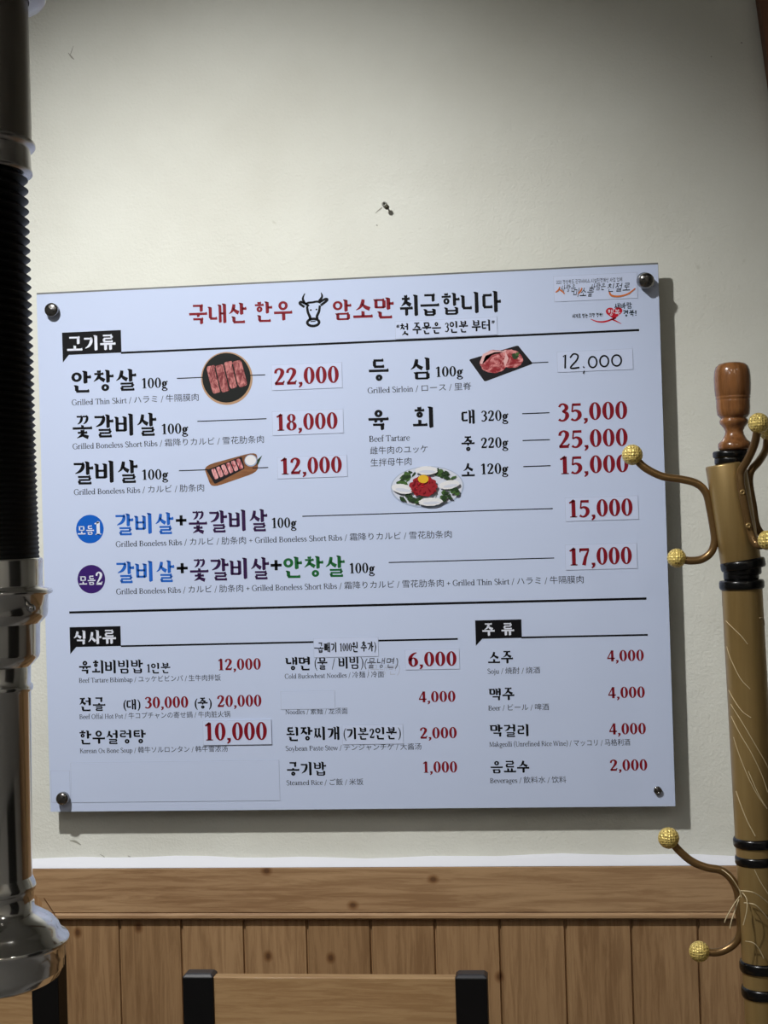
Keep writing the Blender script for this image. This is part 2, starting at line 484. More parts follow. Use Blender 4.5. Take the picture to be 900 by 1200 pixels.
def digit(ch, p):
    """figure of unit height"""
    if ch == '0': return p.o(.33, .5, .3, .51), .66
    if ch == '1': return p.v(.33, 0, .99, 1) + p.l([(.11, .83), (.25, .91), (.37, .99)], [.25, .35, .6]), .60
    if ch == '2': return (p.c([(.11, .70), (.14, .86), (.31, .96), (.47, .84), (.46, .64), (.30, .36), (.08, .07)], [.6, .55, .3, .95, 1, .55, .2])
                          + p.l([(.07, .085), (.55, .085)], [.75, .75]) + p.l([(.5, .1), (.585, .24)], [.3, .1])), .66
    if ch == '3': return (p.c([(.1, .80), (.18, .93), (.33, .96), (.46, .83), (.44, .66), (.25, .55)], [.4, .35, .3, .9, .8, .1])
                          + p.c([(.25, .55), (.46, .45), (.49, .25), (.36, .06), (.2, .03), (.07, .11)], [.1, .8, 1, .5, .3, .6])), .64
    if ch == '4': return p.l([(.40, .99), (.06, .29)], [.2, .15]) + p.h(.03, .63, .28, .45) + p.v(.43, 0, .99, 0, .95), .66
    if ch == '5': return (p.h(.13, .56, .91, .6) + p.l([(.15, .95), (.11, .5)], [.15, .15])
                          + p.c([(.11, .5), (.28, .58), (.46, .47), (.48, .25), (.34, .06), (.19, .03), (.06, .11)], [.15, .4, .9, 1, .5, .3, .6])), .64
    if ch == '6': return p.c([(.55, .96), (.36, .87), (.19, .66), (.13, .4)], [.05, .5, .9, 1]) + p.o(.34, .31, .29, .32), .66
    if ch == '7': return p.h(.07, .57, .90, .7) + p.l([(.55, .88), (.37, .45), (.27, 0)], [.1, .7, 1.0]) + p.l([(.09, .97), (.07, .74)], [.2, .05]), .64
    if ch == '8': return ring(.33, .75, .24, .25, p.T * .85, p.t) + ring(.33, .265, .29, .28, p.T, p.t), .66
    if ch == '9': return p.o(.32, .68, .29, .32) + p.c([(.11, .03), (.3, .13), (.47, .34), (.52, .6)], [.05, .5, .9, 1]), .66
    if ch == ',': return p.l([(.15, .13), (.15, .02)], [.9, .9]) + p.c([(.17, .05), (.17, -.06), (.06, -.18)], [.8, .45, .05]), .30
    if ch == '.': return p.l([(.15, .13), (.15, .0)], [.8, .8]), .30


def latin(ch, p):
    v, h, l, c, o = p.v, p.h, p.l, p.c, p.o
    X, A, C, D = .45, .71, .67, -.21
    g = {
        'a': lambda: (c([(.05, .36), (.12, .44), (.23, .43), (.28, .33)], [.5, .2, .4, 1]) + v(.28, .02, .34, 0) + ring(.15, .13, .13, .14, p.T * .8, p.t) + l([(.27, .04), (.37, .02)], [.4, .1]), .39),
        'b': lambda: (v(.09, 0, A, 2) + o(.24, .22, .20, .23), .47),
        'c': lambda: (c([(.35, .36), (.27, .44), (.13, .40), (.06, .22), (.13, .05), (.26, .01), (.36, .09)], [.6, .1, .7, 1, .7, .2, .1]), .40),
        'd': lambda: (v(.37, 0, A, 3) + o(.21, .22, .19, .23), .49),
        'e': lambda: (c([(.06, .25), (.36, .27), (.34, .39), (.21, .44), (.09, .36), (.05, .2), (.13, .05), (.25, .01), (.37, .1)], [0, .1, .7, .1, .7, 1, .6, .3, .1]), .41),
        'f': lambda: (v(.13, 0, .6, 1) + c([(.13, .55), (.16, .68), (.24, .71), (.31, .66)], [1, .6, .2, .6]) + h(.03, .28, X - .02), .29),
        'g': lambda: (o(.2, .28, .17, .18) + ring(.21, -.12, .2, .12, p.T * .6, p.t) + l([(.1, .13), (.08, .05), (.16, .0), (.3, -.02)], [.3, .4, .6, .9]) + l([(.32, .41), (.42, .43)], [.3, .6]), .43),
        'h': lambda: (v(.09, 0, A) + c([(.11, .33), (.2, .43), (.31, .42), (.36, .3)], [0, .3, .7, 1]) + v(.36, 0, .32, 1), .49),
        'i': lambda: (v(.11, 0, X) + l([(.11, .56), (.11, .66)], [1.1, 1.1]), .23),
        'j': lambda: (v(.11, -.08, X, 2) + c([(.11, -.06), (.07, -.18), (-.03, -.2)], [1, .5, .5]) + l([(.11, .56), (.11, .66)], [1.1, 1.1]), .23),
        'k': lambda: (v(.09, 0, A) + l([(.11, .2), (.35, .44)], [.1, .2]) + l([(.2, .28), (.4, .01)], [.7, 1]), .45),
        'l': lambda: (v(.11, 0, A), .23),
        'm': lambda: (v(.09, 0, X) + c([(.11, .33), (.19, .43), (.29, .42), (.34, .3)], [0, .3, .7, 1]) + v(.34, 0, .32, 1) + c([(.36, .33), (.44, .43), (.54, .42), (.59, .3)], [0, .3, .7, 1]) + v(.59, 0, .32, 1), .72),
        'n': lambda: (v(.09, 0, X) + c([(.11, .33), (.2, .43), (.31, .42), (.36, .3)], [0, .3, .7, 1]) + v(.36, 0, .32, 1), .49),
        'o': lambda: (o(.22, .22, .2, .24), .45),
        'p': lambda: (v(.09, D, X) + o(.25, .22, .2, .23), .48),
        'r': lambda: (v(.09, 0, X) + c([(.11, .3), (.18, .42), (.25, .44), (.31, .4)], [0, .2, .5, .9]), .33),
        's': lambda: (c([(.28, .36), (.2, .44), (.1, .42), (.06, .33), (.15, .25), (.26, .18), (.28, .08), (.18, .01), (.06, .08)], [.4, .2, .6, .8, 1, .9, .7, .3, .5]), .35),
        't': lambda: (v(.12, .05, .58, 0) + h(.02, .26, X - .02) + c([(.12, .1), (.17, .01), (.28, .05)], [1, .5, .1]), .29),
        'u': lambda: (v(.09, .12, X, 2) + c([(.09, .15), (.14, .02), (.25, .02), (.34, .12)], [1, .7, .3, 0]) + v(.36, 0, X), .48),
        'v': lambda: (l([(.05, .44), (.22, 0)], [.9, .9]) + l([(.22, 0), (.38, .44)], [.1, .1]) + h(-.01, .14, X - .02) + h(.3, .45, X - .02), .43),
        'w': lambda: (l([(.05, .44), (.19, 0)], [.9, .9]) + l([(.19, 0), (.32, .44)], [.1, .1]) + l([(.32, .44), (.46, 0)], [.9, .9]) + l([(.46, 0), (.6, .44)], [.1, .1]) + h(-.01, .13, X - .02), .63),
        'x': lambda: (l([(.06, .44), (.36, 0)], [.9, .9]) + l([(.34, .44), (.06, 0)], [.1, .1]), .42),
        'y': lambda: (l([(.05, .44), (.22, 0)], [.9, .9]) + l([(.38, .44), (.16, -.18), (.05, -.2)], [.1, .1, .6]) + h(-.01, .14, X - .02), .43),
        'B': lambda: (v(.13, 0, C, 1) + ring(.26, .5, .2, .18, p.T, p.t) + ring(.28, .175, .23, .19, p.T, p.t) + h(.04, .25, C - .02), .56),
        'C': lambda: (c([(.54, .5), (.48, .64), (.32, .68), (.14, .58), (.06, .34), (.14, .1), (.32, -.01), (.48, .04), (.56, .16)], [.3, .5, .1, .7, 1, .7, .1, .2, .1]), .60),
        'G': lambda: (c([(.54, .5), (.48, .64), (.32, .68), (.14, .58), (.06, .34), (.14, .1), (.32, -.01), (.46, .03), (.54, .1)], [.3, .5, .1, .7, 1, .7, .1, .2, .4]) + v(.54, .03, .3, 0) + h(.42, .64, .3), .66),
        'H': lambda: (v(.13, 0, C, 1) + v(.53, 0, C, 1) + h(.13, .53, .35) + h(.03, .23, C - .02) + h(.43, .63, C - .02), .66),
        'K': lambda: (v(.13, 0, C, 1) + l([(.15, .28), (.5, .66)], [.1, .2]) + l([(.26, .4), (.56, .01)], [.8, 1]) + h(.03, .23, C - .02), .60),
        'M': lambda: (v(.11, 0, C, 1, .3) + l([(.12, .66), (.38, .02)], [1, .9]) + l([(.38, .02), (.62, .66)], [.1, .2]) + v(.65, 0, C, 1), .76),
        'N': lambda: (v(.11, 0, C, 1, .2) + l([(.11, .66), (.54, .01)], [1, 1]) + v(.54, 0, C, 0, .2) + h(.46, .63, C - .02), .66),
        'O': lambda: (o(.32, .33, .29, .36), .64),
        'P': lambda: (v(.13, 0, C, 1) + ring(.27, .48, .22, .2, p.T, p.t) + h(.04, .25, C - .02), .52),
        'R': lambda: (v(.13, 0, C, 1) + ring(.26, .5, .21, .18, p.T, p.t) + l([(.28, .33), (.55, .01)], [.8, 1]) + h(.04, .25, C - .02), .58),
        'S': lambda: (c([(.38, .53), (.32, .65), (.2, .68), (.09, .58), (.11, .46), (.26, .36), (.4, .25), (.39, .08), (.23, -.01), (.06, .1)], [.3, .3, .4, .8, .9, 1, .9, .8, .3, .5]), .47),
        'T': lambda: (v(.29, 0, C, 1) + h(.03, .55, C - .02, .15) + l([(.04, .66), (.03, .5)], [.1, .3]) + l([(.54, .66), (.55, .5)], [.1, .3]), .58),
        'U': lambda: (v(.13, .15, C, 0) + c([(.13, .2), (.2, .03), (.36, .0), (.51, .12), (.53, .3)], [1, .7, .2, .2, .2]) + v(.53, .25, C, 0, .2) + h(.03, .23, C - .02) + h(.44, .62, C - .02), .64),
        'W': lambda: (l([(.06, .66), (.24, 0)], [1, 1]) + l([(.24, 0), (.42, .66)], [.1, .1]) + l([(.42, .66), (.62, 0)], [1, 1]) + l([(.62, 0), (.8, .66)], [.1, .1]) + h(-.02, .15, C - .02) + h(.7, .88, C - .02), .86),
        '/': lambda: (l([(.05, -.1), (.3, .72)], [.3, .3]), .35),
        '+': lambda: (h(.05, .45, .3, .35) + l([(.25, .1), (.25, .5)], [.35, .35]), .5),
        '(': lambda: (c([(.25, .78), (.11, .55), (.08, .3), (.12, .05), (.25, -.16)], [.05, .6, .9, .6, .05]), .29),
        ')': lambda: (c([(.05, .78), (.19, .55), (.22, .3), (.18, .05), (.05, -.16)], [.05, .6, .9, .6, .05]), .29),
        '!': lambda: (l([(.13, .7), (.12, .22)], [1.3, .7]) + l([(.12, .11), (.12, 0)], [1.2, 1.2]), .26),
        '“': lambda: (c([(.12, .52), (.07, .6), (.14, .74)], [.5, .4, .0]) + c([(.27, .52), (.22, .6), (.29, .74)], [.5, .4, .0]), .36),
        '”': lambda: (c([(.08, .72), (.13, .64), (.06, .5)], [.5, .4, .0]) + c([(.23, .72), (.28, .64), (.21, .5)], [.5, .4, .0]), .36),
        '-': lambda: (h(.02, .5, .34, .3), .52),
    }
    return g[ch]() if ch in g else None


LJ = 'ㄱㄲㄴㄷㄸㄹㅁㅂㅃㅅㅆㅇㅈㅉㅊㅋㅌㅍㅎ'
VJ = 'ㅏㅐㅑㅒㅓㅔㅕㅖㅗㅘㅙㅚㅛㅜㅝㅞㅟㅠㅡㅢㅣ'
TJ = ['', 'ㄱ', 'ㄲ', 'ㄳ', 'ㄴ', 'ㄵ', 'ㄶ', 'ㄷ', 'ㄹ', 'ㄺ', 'ㄻ', 'ㄼ', 'ㄽ', 'ㄾ', 'ㄿ', 'ㅀ', 'ㅁ', 'ㅂ', 'ㅄ', 'ㅅ', 'ㅆ', 'ㅇ', 'ㅈ', 'ㅊ', 'ㅋ', 'ㅌ', 'ㅍ', 'ㅎ']


class Hangul:
    """brush-serif syllables assembled from strokes in a unit cell"""
    def __init__(s, tv=.195, th=.122, serif=True): s.tv = tv; s.th = th; s.serif = serif; s.k = 1.0

    def H(s, a, b, y, k=1.0):
        t = s.th * s.k * k; V2 = Vector
        if not s.serif: return strip([(a, y), (b, y)], t)
        e = min(.11, (b - a) * .4)
        return [[V2((a, y - t * .42)), V2((b - .01, y - t * .5)), V2((b, y + t * .1)), V2((b - e * .35, y + t * .5 + .028)), V2((b - e, y + t * .42)), V2((a + .012, y + t * .5)), V2((a - .012, y + t * .35))]]

    def V(s, x, top, bot, k=1.0, flag=True):
        t = s.tv * s.k * k; V2 = Vector
        if not s.serif: return strip([(x, top), (x, bot)], t)
        o = [[V2((x - t / 2, bot + .05)), V2((x - t * .22, bot)), V2((x + t / 2, bot + .045)), V2((x + t / 2, top - .055)), V2((x - t / 2, top - .03))]]
        if flag: o += [[V2((x - t / 2 - .055, top - .018)), V2((x - t / 2, top - .085)), V2((x + t / 2, top - .07)), V2((x + t / 2, top - .042)), V2((x - t * .1, top)), V2((x - t / 2 - .04, top + .006))]]
        return o

    def C(s, pts, ks):
        m = s.tv * s.k
        if not s.serif: return strip(pts, m, True)
        return strip(pts, [m * q for q in ks], True)

    def jamo(s, j, x0, y0, x1, y1):
        W, Hh = x1 - x0, y1 - y0
        X = lambda u: x0 + W * u
        Y = lambda v_: y0 + Hh * v_
        th = s.th * s.k; tv = s.tv * s.k
        dbl = {'ㄲ': 'ㄱ', 'ㄸ': 'ㄷ', 'ㅃ': 'ㅂ', 'ㅆ': 'ㅅ', 'ㅉ': 'ㅈ'}
        if j in dbl:
            k = s.k; s.k *= .8
            o = s.jamo(dbl[j], x0, y0, X(.50), y1) + s.jamo(dbl[j], X(.54), y0, x1, y1); s.k = k; return o
        if j == 'ㄱ':
            o = s.H(x0, x1, Y(.9))
            if W > Hh * 1.35: return o + s.V(X(1) - tv * .55, Y(.95), Y(0), .9, False)
            return o + s.C([(X(.92), Y(.92)), (X(.86), Y(.55)), (X(.60), Y(.2)), (X(.12), Y(-.04))], [.75, 1.0, .75, .18])
        if j == 'ㅋ': return s.jamo('ㄱ', x0, y0, x1, y1) + s.H(X(.05), X(.85), Y(.52), .9)
        if j == 'ㄴ': return s.V(X(.1), Y(1), Y(.1), .9) + s.H(X(.06), x1, Y(.1), 1.1)
        if j == 'ㄷ': return s.H(X(.05), X(.95), Y(.92)) + s.V(X(.12), Y(.95), Y(.1), .85, False) + s.H(X(.08), x1, Y(.1), 1.1)
        if j == 'ㅌ': return s.jamo('ㄷ', x0, y0, x1, y1) + s.H(X(.1), X(.9), Y(.52), .85)
        if j == 'ㄹ':
            return (s.H(X(.02), X(.93), Y(.94), .9) + s.V(X(.88), Y(.97), Y(.5), .8, False) + s.H(X(.08), X(.92), Y(.52), .85)
                    + s.V(X(.11), Y(.54), Y(.06), .8, False) + s.H(X(.06), X(1), Y(.07), 1.0))
        if j == 'ㅁ': return s.V(X(.1), Y(1), Y(0), .85) + s.H(X(.08), X(.95), Y(.9), .9) + s.V(X(.9), Y(.95), Y(-.02), .9, False) + s.H(X(.1), X(.92), Y(.1), .9)
        if j == 'ㅂ': return s.V(X(.1), Y(1.02), Y(0), .85) + s.V(X(.9), Y(1.02), Y(0), .9) + s.H(X(.1), X(.9), Y(.54), .85) + s.H(X(.1), X(.9), Y(.09), .9)
        if j == 'ㅍ': return s.H(X(0), X(1), Y(.92), .9) + s.V(X(.3), Y(.95), Y(.1), .7, False) + s.V(X(.7), Y(.95), Y(.1), .7, False) + s.H(X(-.02), X(1.02), Y(.08))
        if j in 'ㅅㅈㅊ':
            o = []; top = 1.0
            if j == 'ㅊ': o += s.H(X(.32), X(.68), Y(.98), 1.05); top = .78
            if j in 'ㅈㅊ': o += s.H(X(.06), X(.94), Y(top - .04), .95); top -= .06
            o += s.C([(X(.53), Y(top)), (X(.47), Y(top * .62)), (X(.28), Y(.22)), (X(-.02), Y(-.03))], [.8, .95, .6, .15])
            o += s.C([(X(.46), Y(top * .58)), (X(.66), Y(.26)), (X(1.02), Y(.02))], [.35, .85, 1.0])
            return o
        if j == 'ㅇ':
            r = min(W / 2, Hh / 2 * 1.15); ry = Hh / 2
            return ring((x0 + x1) / 2, (y0 + y1) / 2, r, ry, tv * .80, th * .95)
        if j == 'ㅎ':
            o = s.H(X(.3), X(.7), Y(1.0), 1.0) + s.H(X(.02), X(.98), Y(.77), .95)
            rr = min(W * .42, Hh * .36)
            return o + ring((x0 + x1) / 2, Y(.31), rr, Hh * .33, tv * .75, th * .9)
        return []

    def syl(s, ch):
        i = ord(ch) - 0xAC00
        L, V_, T = LJ[i // 588], VJ[i % 588 // 28], TJ[i % 28]
        f = bool(T); o = []
        cx = (1.6 if L in 'ㅎㅂㄹㅊㅍㄲㅃㅉㅌ' else 1) + (1.6 if T in ('ㅎ', 'ㅂ', 'ㄹ', 'ㅊ', 'ㅁ') else (1 if f else 0))
        s.k = 1.0 if cx < 2.1 else (.92 if cx < 3 else .86)
        if V_ in 'ㅏㅐㅑㅒㅓㅔㅕㅖㅣ':
            wide = V_ in 'ㅐㅔㅒㅖ'; right = .46 if wide else (.50 if V_ in 'ㅓㅕ' else .55)
            o += s.jamo(L, .04, .48 if f else .20, right, .93 if f else .86)
            top, bot = .99, (.38 if f else .0); my = .69 if f else .50
            if V_ in 'ㅏㅑ':
                o += s.V(.72, top, bot)
                for q in ((my,) if V_ == 'ㅏ' else (my + .1, my - .08)): o += s.H(.75, 1.0, q, 1.15)
            elif V_ in 'ㅓㅕ':
                o += s.V(.84, top, bot)
                for q in ((my + .02,) if V_ == 'ㅓ' else (my + .12, my - .06)): o += s.H(right + .02, .82, q, .95)
            elif V_ in 'ㅐㅒ': o += s.V(.62, top - .04, bot + .03, .82) + s.V(.87, top, bot, .92) + s.H(.63, .86, my, .95)
            elif V_ in 'ㅔㅖ': o += s.V(.66, top - .04, bot + .03, .82) + s.V(.88, top, bot, .92) + s.H(.44, .66, my, .95)
            else: o += s.V(.80, top, bot)
            if f: o += s.jamo(T, .22 if T not in ('ㄱ', 'ㅇ') else .26, .0, .90 if V_ != 'ㅣ' else .86, .33)
        elif V_ in 'ㅗㅛㅜㅠㅡ':
            if f:
                o += s.jamo(L, .22, .62, .78, .97)
                vy = .47
                if V_ in 'ㅗㅛ':
                    vy = .42; o += sum((s.V(q, .60, vy, .8, False) for q in ((.5,) if V_ == 'ㅗ' else (.36, .64))), [])
                elif V_ in 'ㅜㅠ':
                    vy = .53; o += sum((s.V(q, vy, .36, .8, False) for q in ((.5,) if V_ == 'ㅜ' else (.36, .64))), [])
                o += s.H(.0, 1.0, vy, 1.1) + s.jamo(T, .22, .0, .78, .30)
            else:
                if V_ in 'ㅗㅛ':
                    o += s.jamo(L, .16, .46, .84, .95) + s.H(.0, 1.0, .12, 1.15)
                    o += sum((s.V(q, .42, .12, .85, False) for q in ((.5,) if V_ == 'ㅗ' else (.35, .65))), [])
                elif V_ in 'ㅜㅠ':
                    o += s.jamo(L, .18, .52, .82, .97) + s.H(.0, 1.0, .40, 1.15)
                    o += sum((s.V(q, .40, 0, .95, False) for q in ((.52,) if V_ == 'ㅜ' else (.34, .66))), [])
                else: o += s.jamo(L, .18, .42, .82, .95) + s.H(.0, 1.0, .2, 1.15)
        else:
            hv = 'ㅗ' if V_ in 'ㅘㅙㅚ' else ('ㅜ' if V_ in 'ㅝㅞㅟ' else 'ㅡ')
            if f:
                o += s.jamo(L, .10, .64, .54, .95); y = .46 if hv != 'ㅜ' else .55
                o += s.H(.0, .66, y, 1.0)
                if hv == 'ㅗ': o += s.V(.32, .62, y, .75, False)
                if hv == 'ㅜ': o += s.V(.32, y, .36, .75, False)
                o += s.V(.84, .99, .34, .95) + s.jamo(T, .24, .0, .90, .29)
                if V_ == 'ㅝ': o += s.H(.56, .82, .43, .85)
            else:
                o += s.jamo(L, .08, .50, .56, .93); y = .16 if hv == 'ㅗ' else (.38 if hv == 'ㅜ' else .22)
                o += s.H(.0, .68, y, 1.05)
                if hv == 'ㅗ': o += s.V(.32, .44, y, .8, False)
                if hv == 'ㅜ': o += s.V(.34, y, .03, .85, False)
                o += s.V(.85, .99, 0)
                if V_ == 'ㅘ': o += s.H(.87, 1.06, .5, 1.1)
                if V_ == 'ㅝ': o += s.H(.6, .83, .26, .9)
        return o


_cjk = {}
def cjk(ch):
    """outline of a kana or Chinese character from Blender's own built-in lettering"""
    if ch not in _cjk:
        c = bpy.data.curves.new('glyph', 'FONT'); c.body = ch; c.resolution_u = 2
        o = bpy.data.objects.new('glyph', c); COL.objects.link(o)
        dg = bpy.context.evaluated_depsgraph_get(); ev = o.evaluated_get(dg); me = ev.to_mesh()
        _cjk[ch] = [[Vector((me.vertices[i].co.x, me.vertices[i].co.y)) for i in p.vertices] for p in me.polygons]
        ev.to_mesh_clear(); bpy.data.objects.remove(o); bpy.data.curves.remove(c)
    return _cjk[ch]


BOLD, REG, SEMI = Pen(.205, .06), Pen(.092, .045), Pen(.155, .06)
HB, HHAND, HSANS = Hangul(), Hangul(.05, .05, False), Hangul(.17, .155, False)


def layout(s, lp=REG, hg=HB, dp=BOLD, sp=.3, hang_adv=1.0):
    """polygons in em units, baseline 0, and the ink's left and right"""
    x = 0.0; out = []
    for ch in s:
        if ch == ' ': x += sp; continue
        if '가' <= ch <= '힣': pol, adv, sc, dy = hg.syl(ch), hang_adv, .92, -.08
        elif ch in '0123456789,.': (pol, adv), sc, dy = digit(ch, dp), .72, 0
        else:
            r = latin(ch, lp)
            if r: (pol, adv), sc, dy = r, 1.0, 0
            else: pol, adv, sc, dy = cjk(ch), 1.0, 1.0, 0
        out += [[Vector((x + p.x * sc, p.y * sc + dy)) for p in q] for q in pol]
        x += adv * (sc if ch in '0123456789,.' else 1)
    xs = [p.x for q in out for p in q]
    return out, min(xs), max(xs)


# ------------------------------------------------------------------ the menu board
BW, BH, BZ, BY = 0.85, 0.718, 0.9251, -0.028
board = thing('menu_board', 'white wall menu board with Korean dish names and red prices', 'menu board', (0, BY, BZ))


def UV(px, py):
    p = at(px, py, BY); return p.x, p.z - BZ


def slope(py):
    return -0.051 + (py - 325) * (0.046 / 622)


def flat(polys, off):
    """board-plane polygons -> mesh, lying `off` in front of the board's face"""
    mb = MB()
    for q in polys:
        a = sum(q[i].x * q[(i + 1) % len(q)].y - q[(i + 1) % len(q)].x * q[i].y for i in range(len(q)))
        if a < 0: q = q[::-1]
        mb.add([(p.x, BY - off, BZ + p.y) for p in q], [tuple(range(len(q)))])
    return mb


PRINT = 0.0011                                     # print lies on the sheet
STICK = 0.0016                                     # face of the glued paper stickers


def write(name, s, px0, py, px1, em, m, parent=board, off=PRINT, skew=0.0, **kw):
    """em: em height in photo pixels; (px0, py) left end of baseline; px1 right end"""
    pol, a, b = layout(s, **kw)
    u0, v0 = UV(px0, py); u1, _ = UV(px1, py + slope(py) * (px1 - px0))
    k = UV(px0, py - 10)[1] - v0; k = k / 10 * em
    sx = (u1 - u0) / (b - a)
    pol = [[Vector((u0 + (p.x - a) * sx + skew * p.y * k, v0 + p.y * k)) for p in q] for q in pol]
    return flat(pol, off).build(name, m, parent)


def ko(name, s, px0, pybot, px1, h, m, **kw):      # Korean line: ink bottom and ink height in photo pixels
    em = h / .94
    return write(name, s, px0, pybot - .08 * em, px1, em, m, lp=kw.pop('lp', SEMI), dp=kw.pop('dp', BOLD), **kw)


def price(s, px0, pybot, px1, h, parent=board, off=PRINT):
    return write('price_text', s, px0, pybot, px1, h / .73, M['red'], parent, off)


def weight(s, px0, pybot, px1, h=12.0):
    return write('weight_text', s, px0, pybot, px1, h / .72, M['ink'], lp=SEMI, dp=Pen(.19, .06))


def small(s, px0, py, px1, em=9.5):
    return write('translation_text', s, px0, py, px1, em, M['greyink'], sp=.22)


def line(px0, py0, px1, py1, wpx, name='divider_line', m=None):
    u0, v0 = UV(px0, py0); u1, v1 = UV(px1, py1); hw = wpx * .00116 / 2
    mb = MB().box((u0, BY - PRINT - .0001, BZ + (v0 + v1) / 2 - hw), (u1, BY - PRINT + .0006, BZ + (v0 + v1) / 2 + hw))
    return mb.build(name, m or M['ink'], board)


def sticker(px0, py0, px1, py1, name='price_sticker', th=STICK, face='sticker'):
    """paper slip; corners: top left and bottom right in the photograph"""
    u0, v1 = UV(px0, py0); u1, v0 = UV(px1, py1)
    mb = MB(); a, b = (u0, BY - th, BZ + v0), (u1, BY - .0006, BZ + v1)
    mb.box(a, b, 1)
    e = .0003
    mb.add([(u0 + e, BY - th - .00005, BZ + v0 + e), (u1 - e, BY - th - .00005, BZ + v0 + e), (u1 - e, BY - th - .00005, BZ + v1 - e), (u0 + e, BY - th - .00005, BZ + v1 - e)], [(0, 1, 2, 3)])
    return mb.build(name, [M[face], M['stickeredge']], board)


SP = STICK + .0003
MB().box((0, BY, BZ), (BW, BY + .005, BZ + BH)).build('acrylic_panel', M['acrylic'], board, .0006)
MB().box((.0004, BY - .001, BZ + .0004), (BW - .0004, BY + .0002, BZ + BH - .0026)).build('printed_sheet', M['sheet'], board)

# heading
ko('heading_text', '국내산 한우', 222, 381.0, 343, 24, M['red'])
ko('heading_text', '암소만', 390.5, 375.5, 462, 24.5, M['red'])
ko('heading_text', '취급합니다', 469, 371.5, 587.5, 26, M['ink'])
st_ = sticker(463, 377, 583, 392.5, 'note_sticker')
write('note_text', '“첫 주문은 3인분 부터”', 465, 391.8, 580, 14.8, M['ink'], st_, SP, lp=BOLD, dp=BOLD, hang_adv=1.0)


def ppoly(pts):
    return [Vector(UV(*p)) for p in pts]


def pstrip(pts, w_, smooth=True):
    k = .00116
    q = [UV(*p) for p in pts]
    return strip(q, [x * k for x in w_] if isinstance(w_, (list, tuple)) else w_ * k, smooth)


def pring(cx, cy, rx, ry, wd):
    u, v = UV(cx, cy); k = .00116; return ring(u, v, rx * k, ry * k, wd * k, wd * k)


# cow head drawing
cow = []
cow += pstrip([(357, 360), (351.5, 356), (353, 354), (359, 356.5), (362, 359)], 2.9)
cow += pstrip([(357.5, 356), (355, 350), (357.5, 344)], [3.0, 2.6, 1.0])
cow += pstrip([(376, 358), (383.5, 352), (381.5, 350.5), (375, 354)], 2.9)
cow += pstrip([(374, 353), (377.5, 348), (376.5, 343)], [3.0, 2.6, 1.0])
cow += pstrip([(358, 357), (361, 355), (366, 354.5), (372, 353.5), (376, 355)], 2.5)
cow += pstrip([(360, 359), (361, 366), (363.5, 372), (363, 375)], [2.6, 3.0, 3.2, 2.8])
cow += pstrip([(375, 358), (374, 365), (371.5, 371), (372.5, 374)], [2.6, 3.0, 3.2, 2.8])
cow += pring(367.2, 378, 8.6, 5.8, 3.2)
cow += pring(364.3, 363.5, 1.1, 1.1, 1.0) + pring(371, 362.8, 1.1, 1.1, 1.0) + pstrip([(364, 377), (370, 376.5)], 1.2)
flat(cow, PRINT).build('cow_drawing', M['ink'], board)


def cat_tag(s, x0, y0, x1, y1, notch, tx):
    u0, v1 = UV(x0, y0); u1, v0 = UV(x1, y1); un, vn = UV(x0 + 1, notch)
    du = .009
    mb = MB().box((u0, BY - PRINT, BZ + v0), (u1, BY - .0006, BZ + v1))
    mb.add([(u0, BY - PRINT, BZ + vn), (u0 + du, BY - PRINT, BZ + v0 + .0002), (u0, BY - PRINT, BZ + v0 + .0002)], [(0, 1, 2)])
    o = mb.build('category_tag', M['ink'], board)
    for a in tx: ko('tag_text', a[0], a[1], a[2], a[3], a[4], M['white'], parent=o, off=PRINT + .0003)


cat_tag('g', 73, 390, 142.6, 413.3, 425, [('고기류', 79, 412.5, 136, 18.5)])
line(142, 413, 749, 387.5, 2.4)
cat_tag('s', 81.8, 735, 142, 757, 766.5, [('식사류', 87, 755.5, 136.5, 17)])
line(142, 757, 536.5, 748.8, 2.0)
cat_tag('j', 556.8, 727, 611.6, 747.5, 756.8, [('주', 565.4, 745.3, 580, 15), ('류', 587.7, 744.8, 602.7, 15)])
line(611, 747.3, 759, 743.6, 2.0)
line(81.5, 718, 757.5, 701, 2.6)

# meat, left column
ko('item_name', '안창살', 84.3, 460, 160.4, 25.5, M['ink']); weight('100g', 166.7, 455.4, 197)
small('Grilled Thin Skirt / ハラミ / 牛隔膜肉', 84.5, 475, 233)
line(207.6, 443.8, 240, 442, 1.1, 'leader_line'); line(292, 440.3, 311, 439, 1.1, 'leader_line')
s1 = sticker(318, 428, 401.5, 454.5); price('22,000', 322, 451.6, 397.5, 20, s1, SP)
ko('item_name', '꽃갈비살', 85.5, 513.5, 184, 27, M['ink']); weight('100g', 190, 509, 221)
small('Grilled Boneless Short Ribs / 霜降りカルビ / 雪花肋条肉', 85.5, 526.5, 309.5)
line(231.5, 493.8, 312.5, 490.8, 1.1, 'leader_line')
s1 = sticker(319, 482.5, 403, 507.5); price('18,000', 324.5, 505, 396, 19.5, s1, SP)
ko('item_name', '갈비살', 87, 567.5, 162, 27, M['ink']); weight('100g', 167, 562.5, 197.7)
small('Grilled Boneless Ribs / カルビ / 肋条肉', 87, 580, 239.5)
line(210, 551.8, 246, 550.3, 1.1, 'leader_line'); line(296, 548.6, 314.5, 547.8, 1.1, 'leader_line')
s1 = sticker(325, 536, 407.5, 558.5); price('12,000', 329.5, 556.3, 401, 19.5, s1, SP)

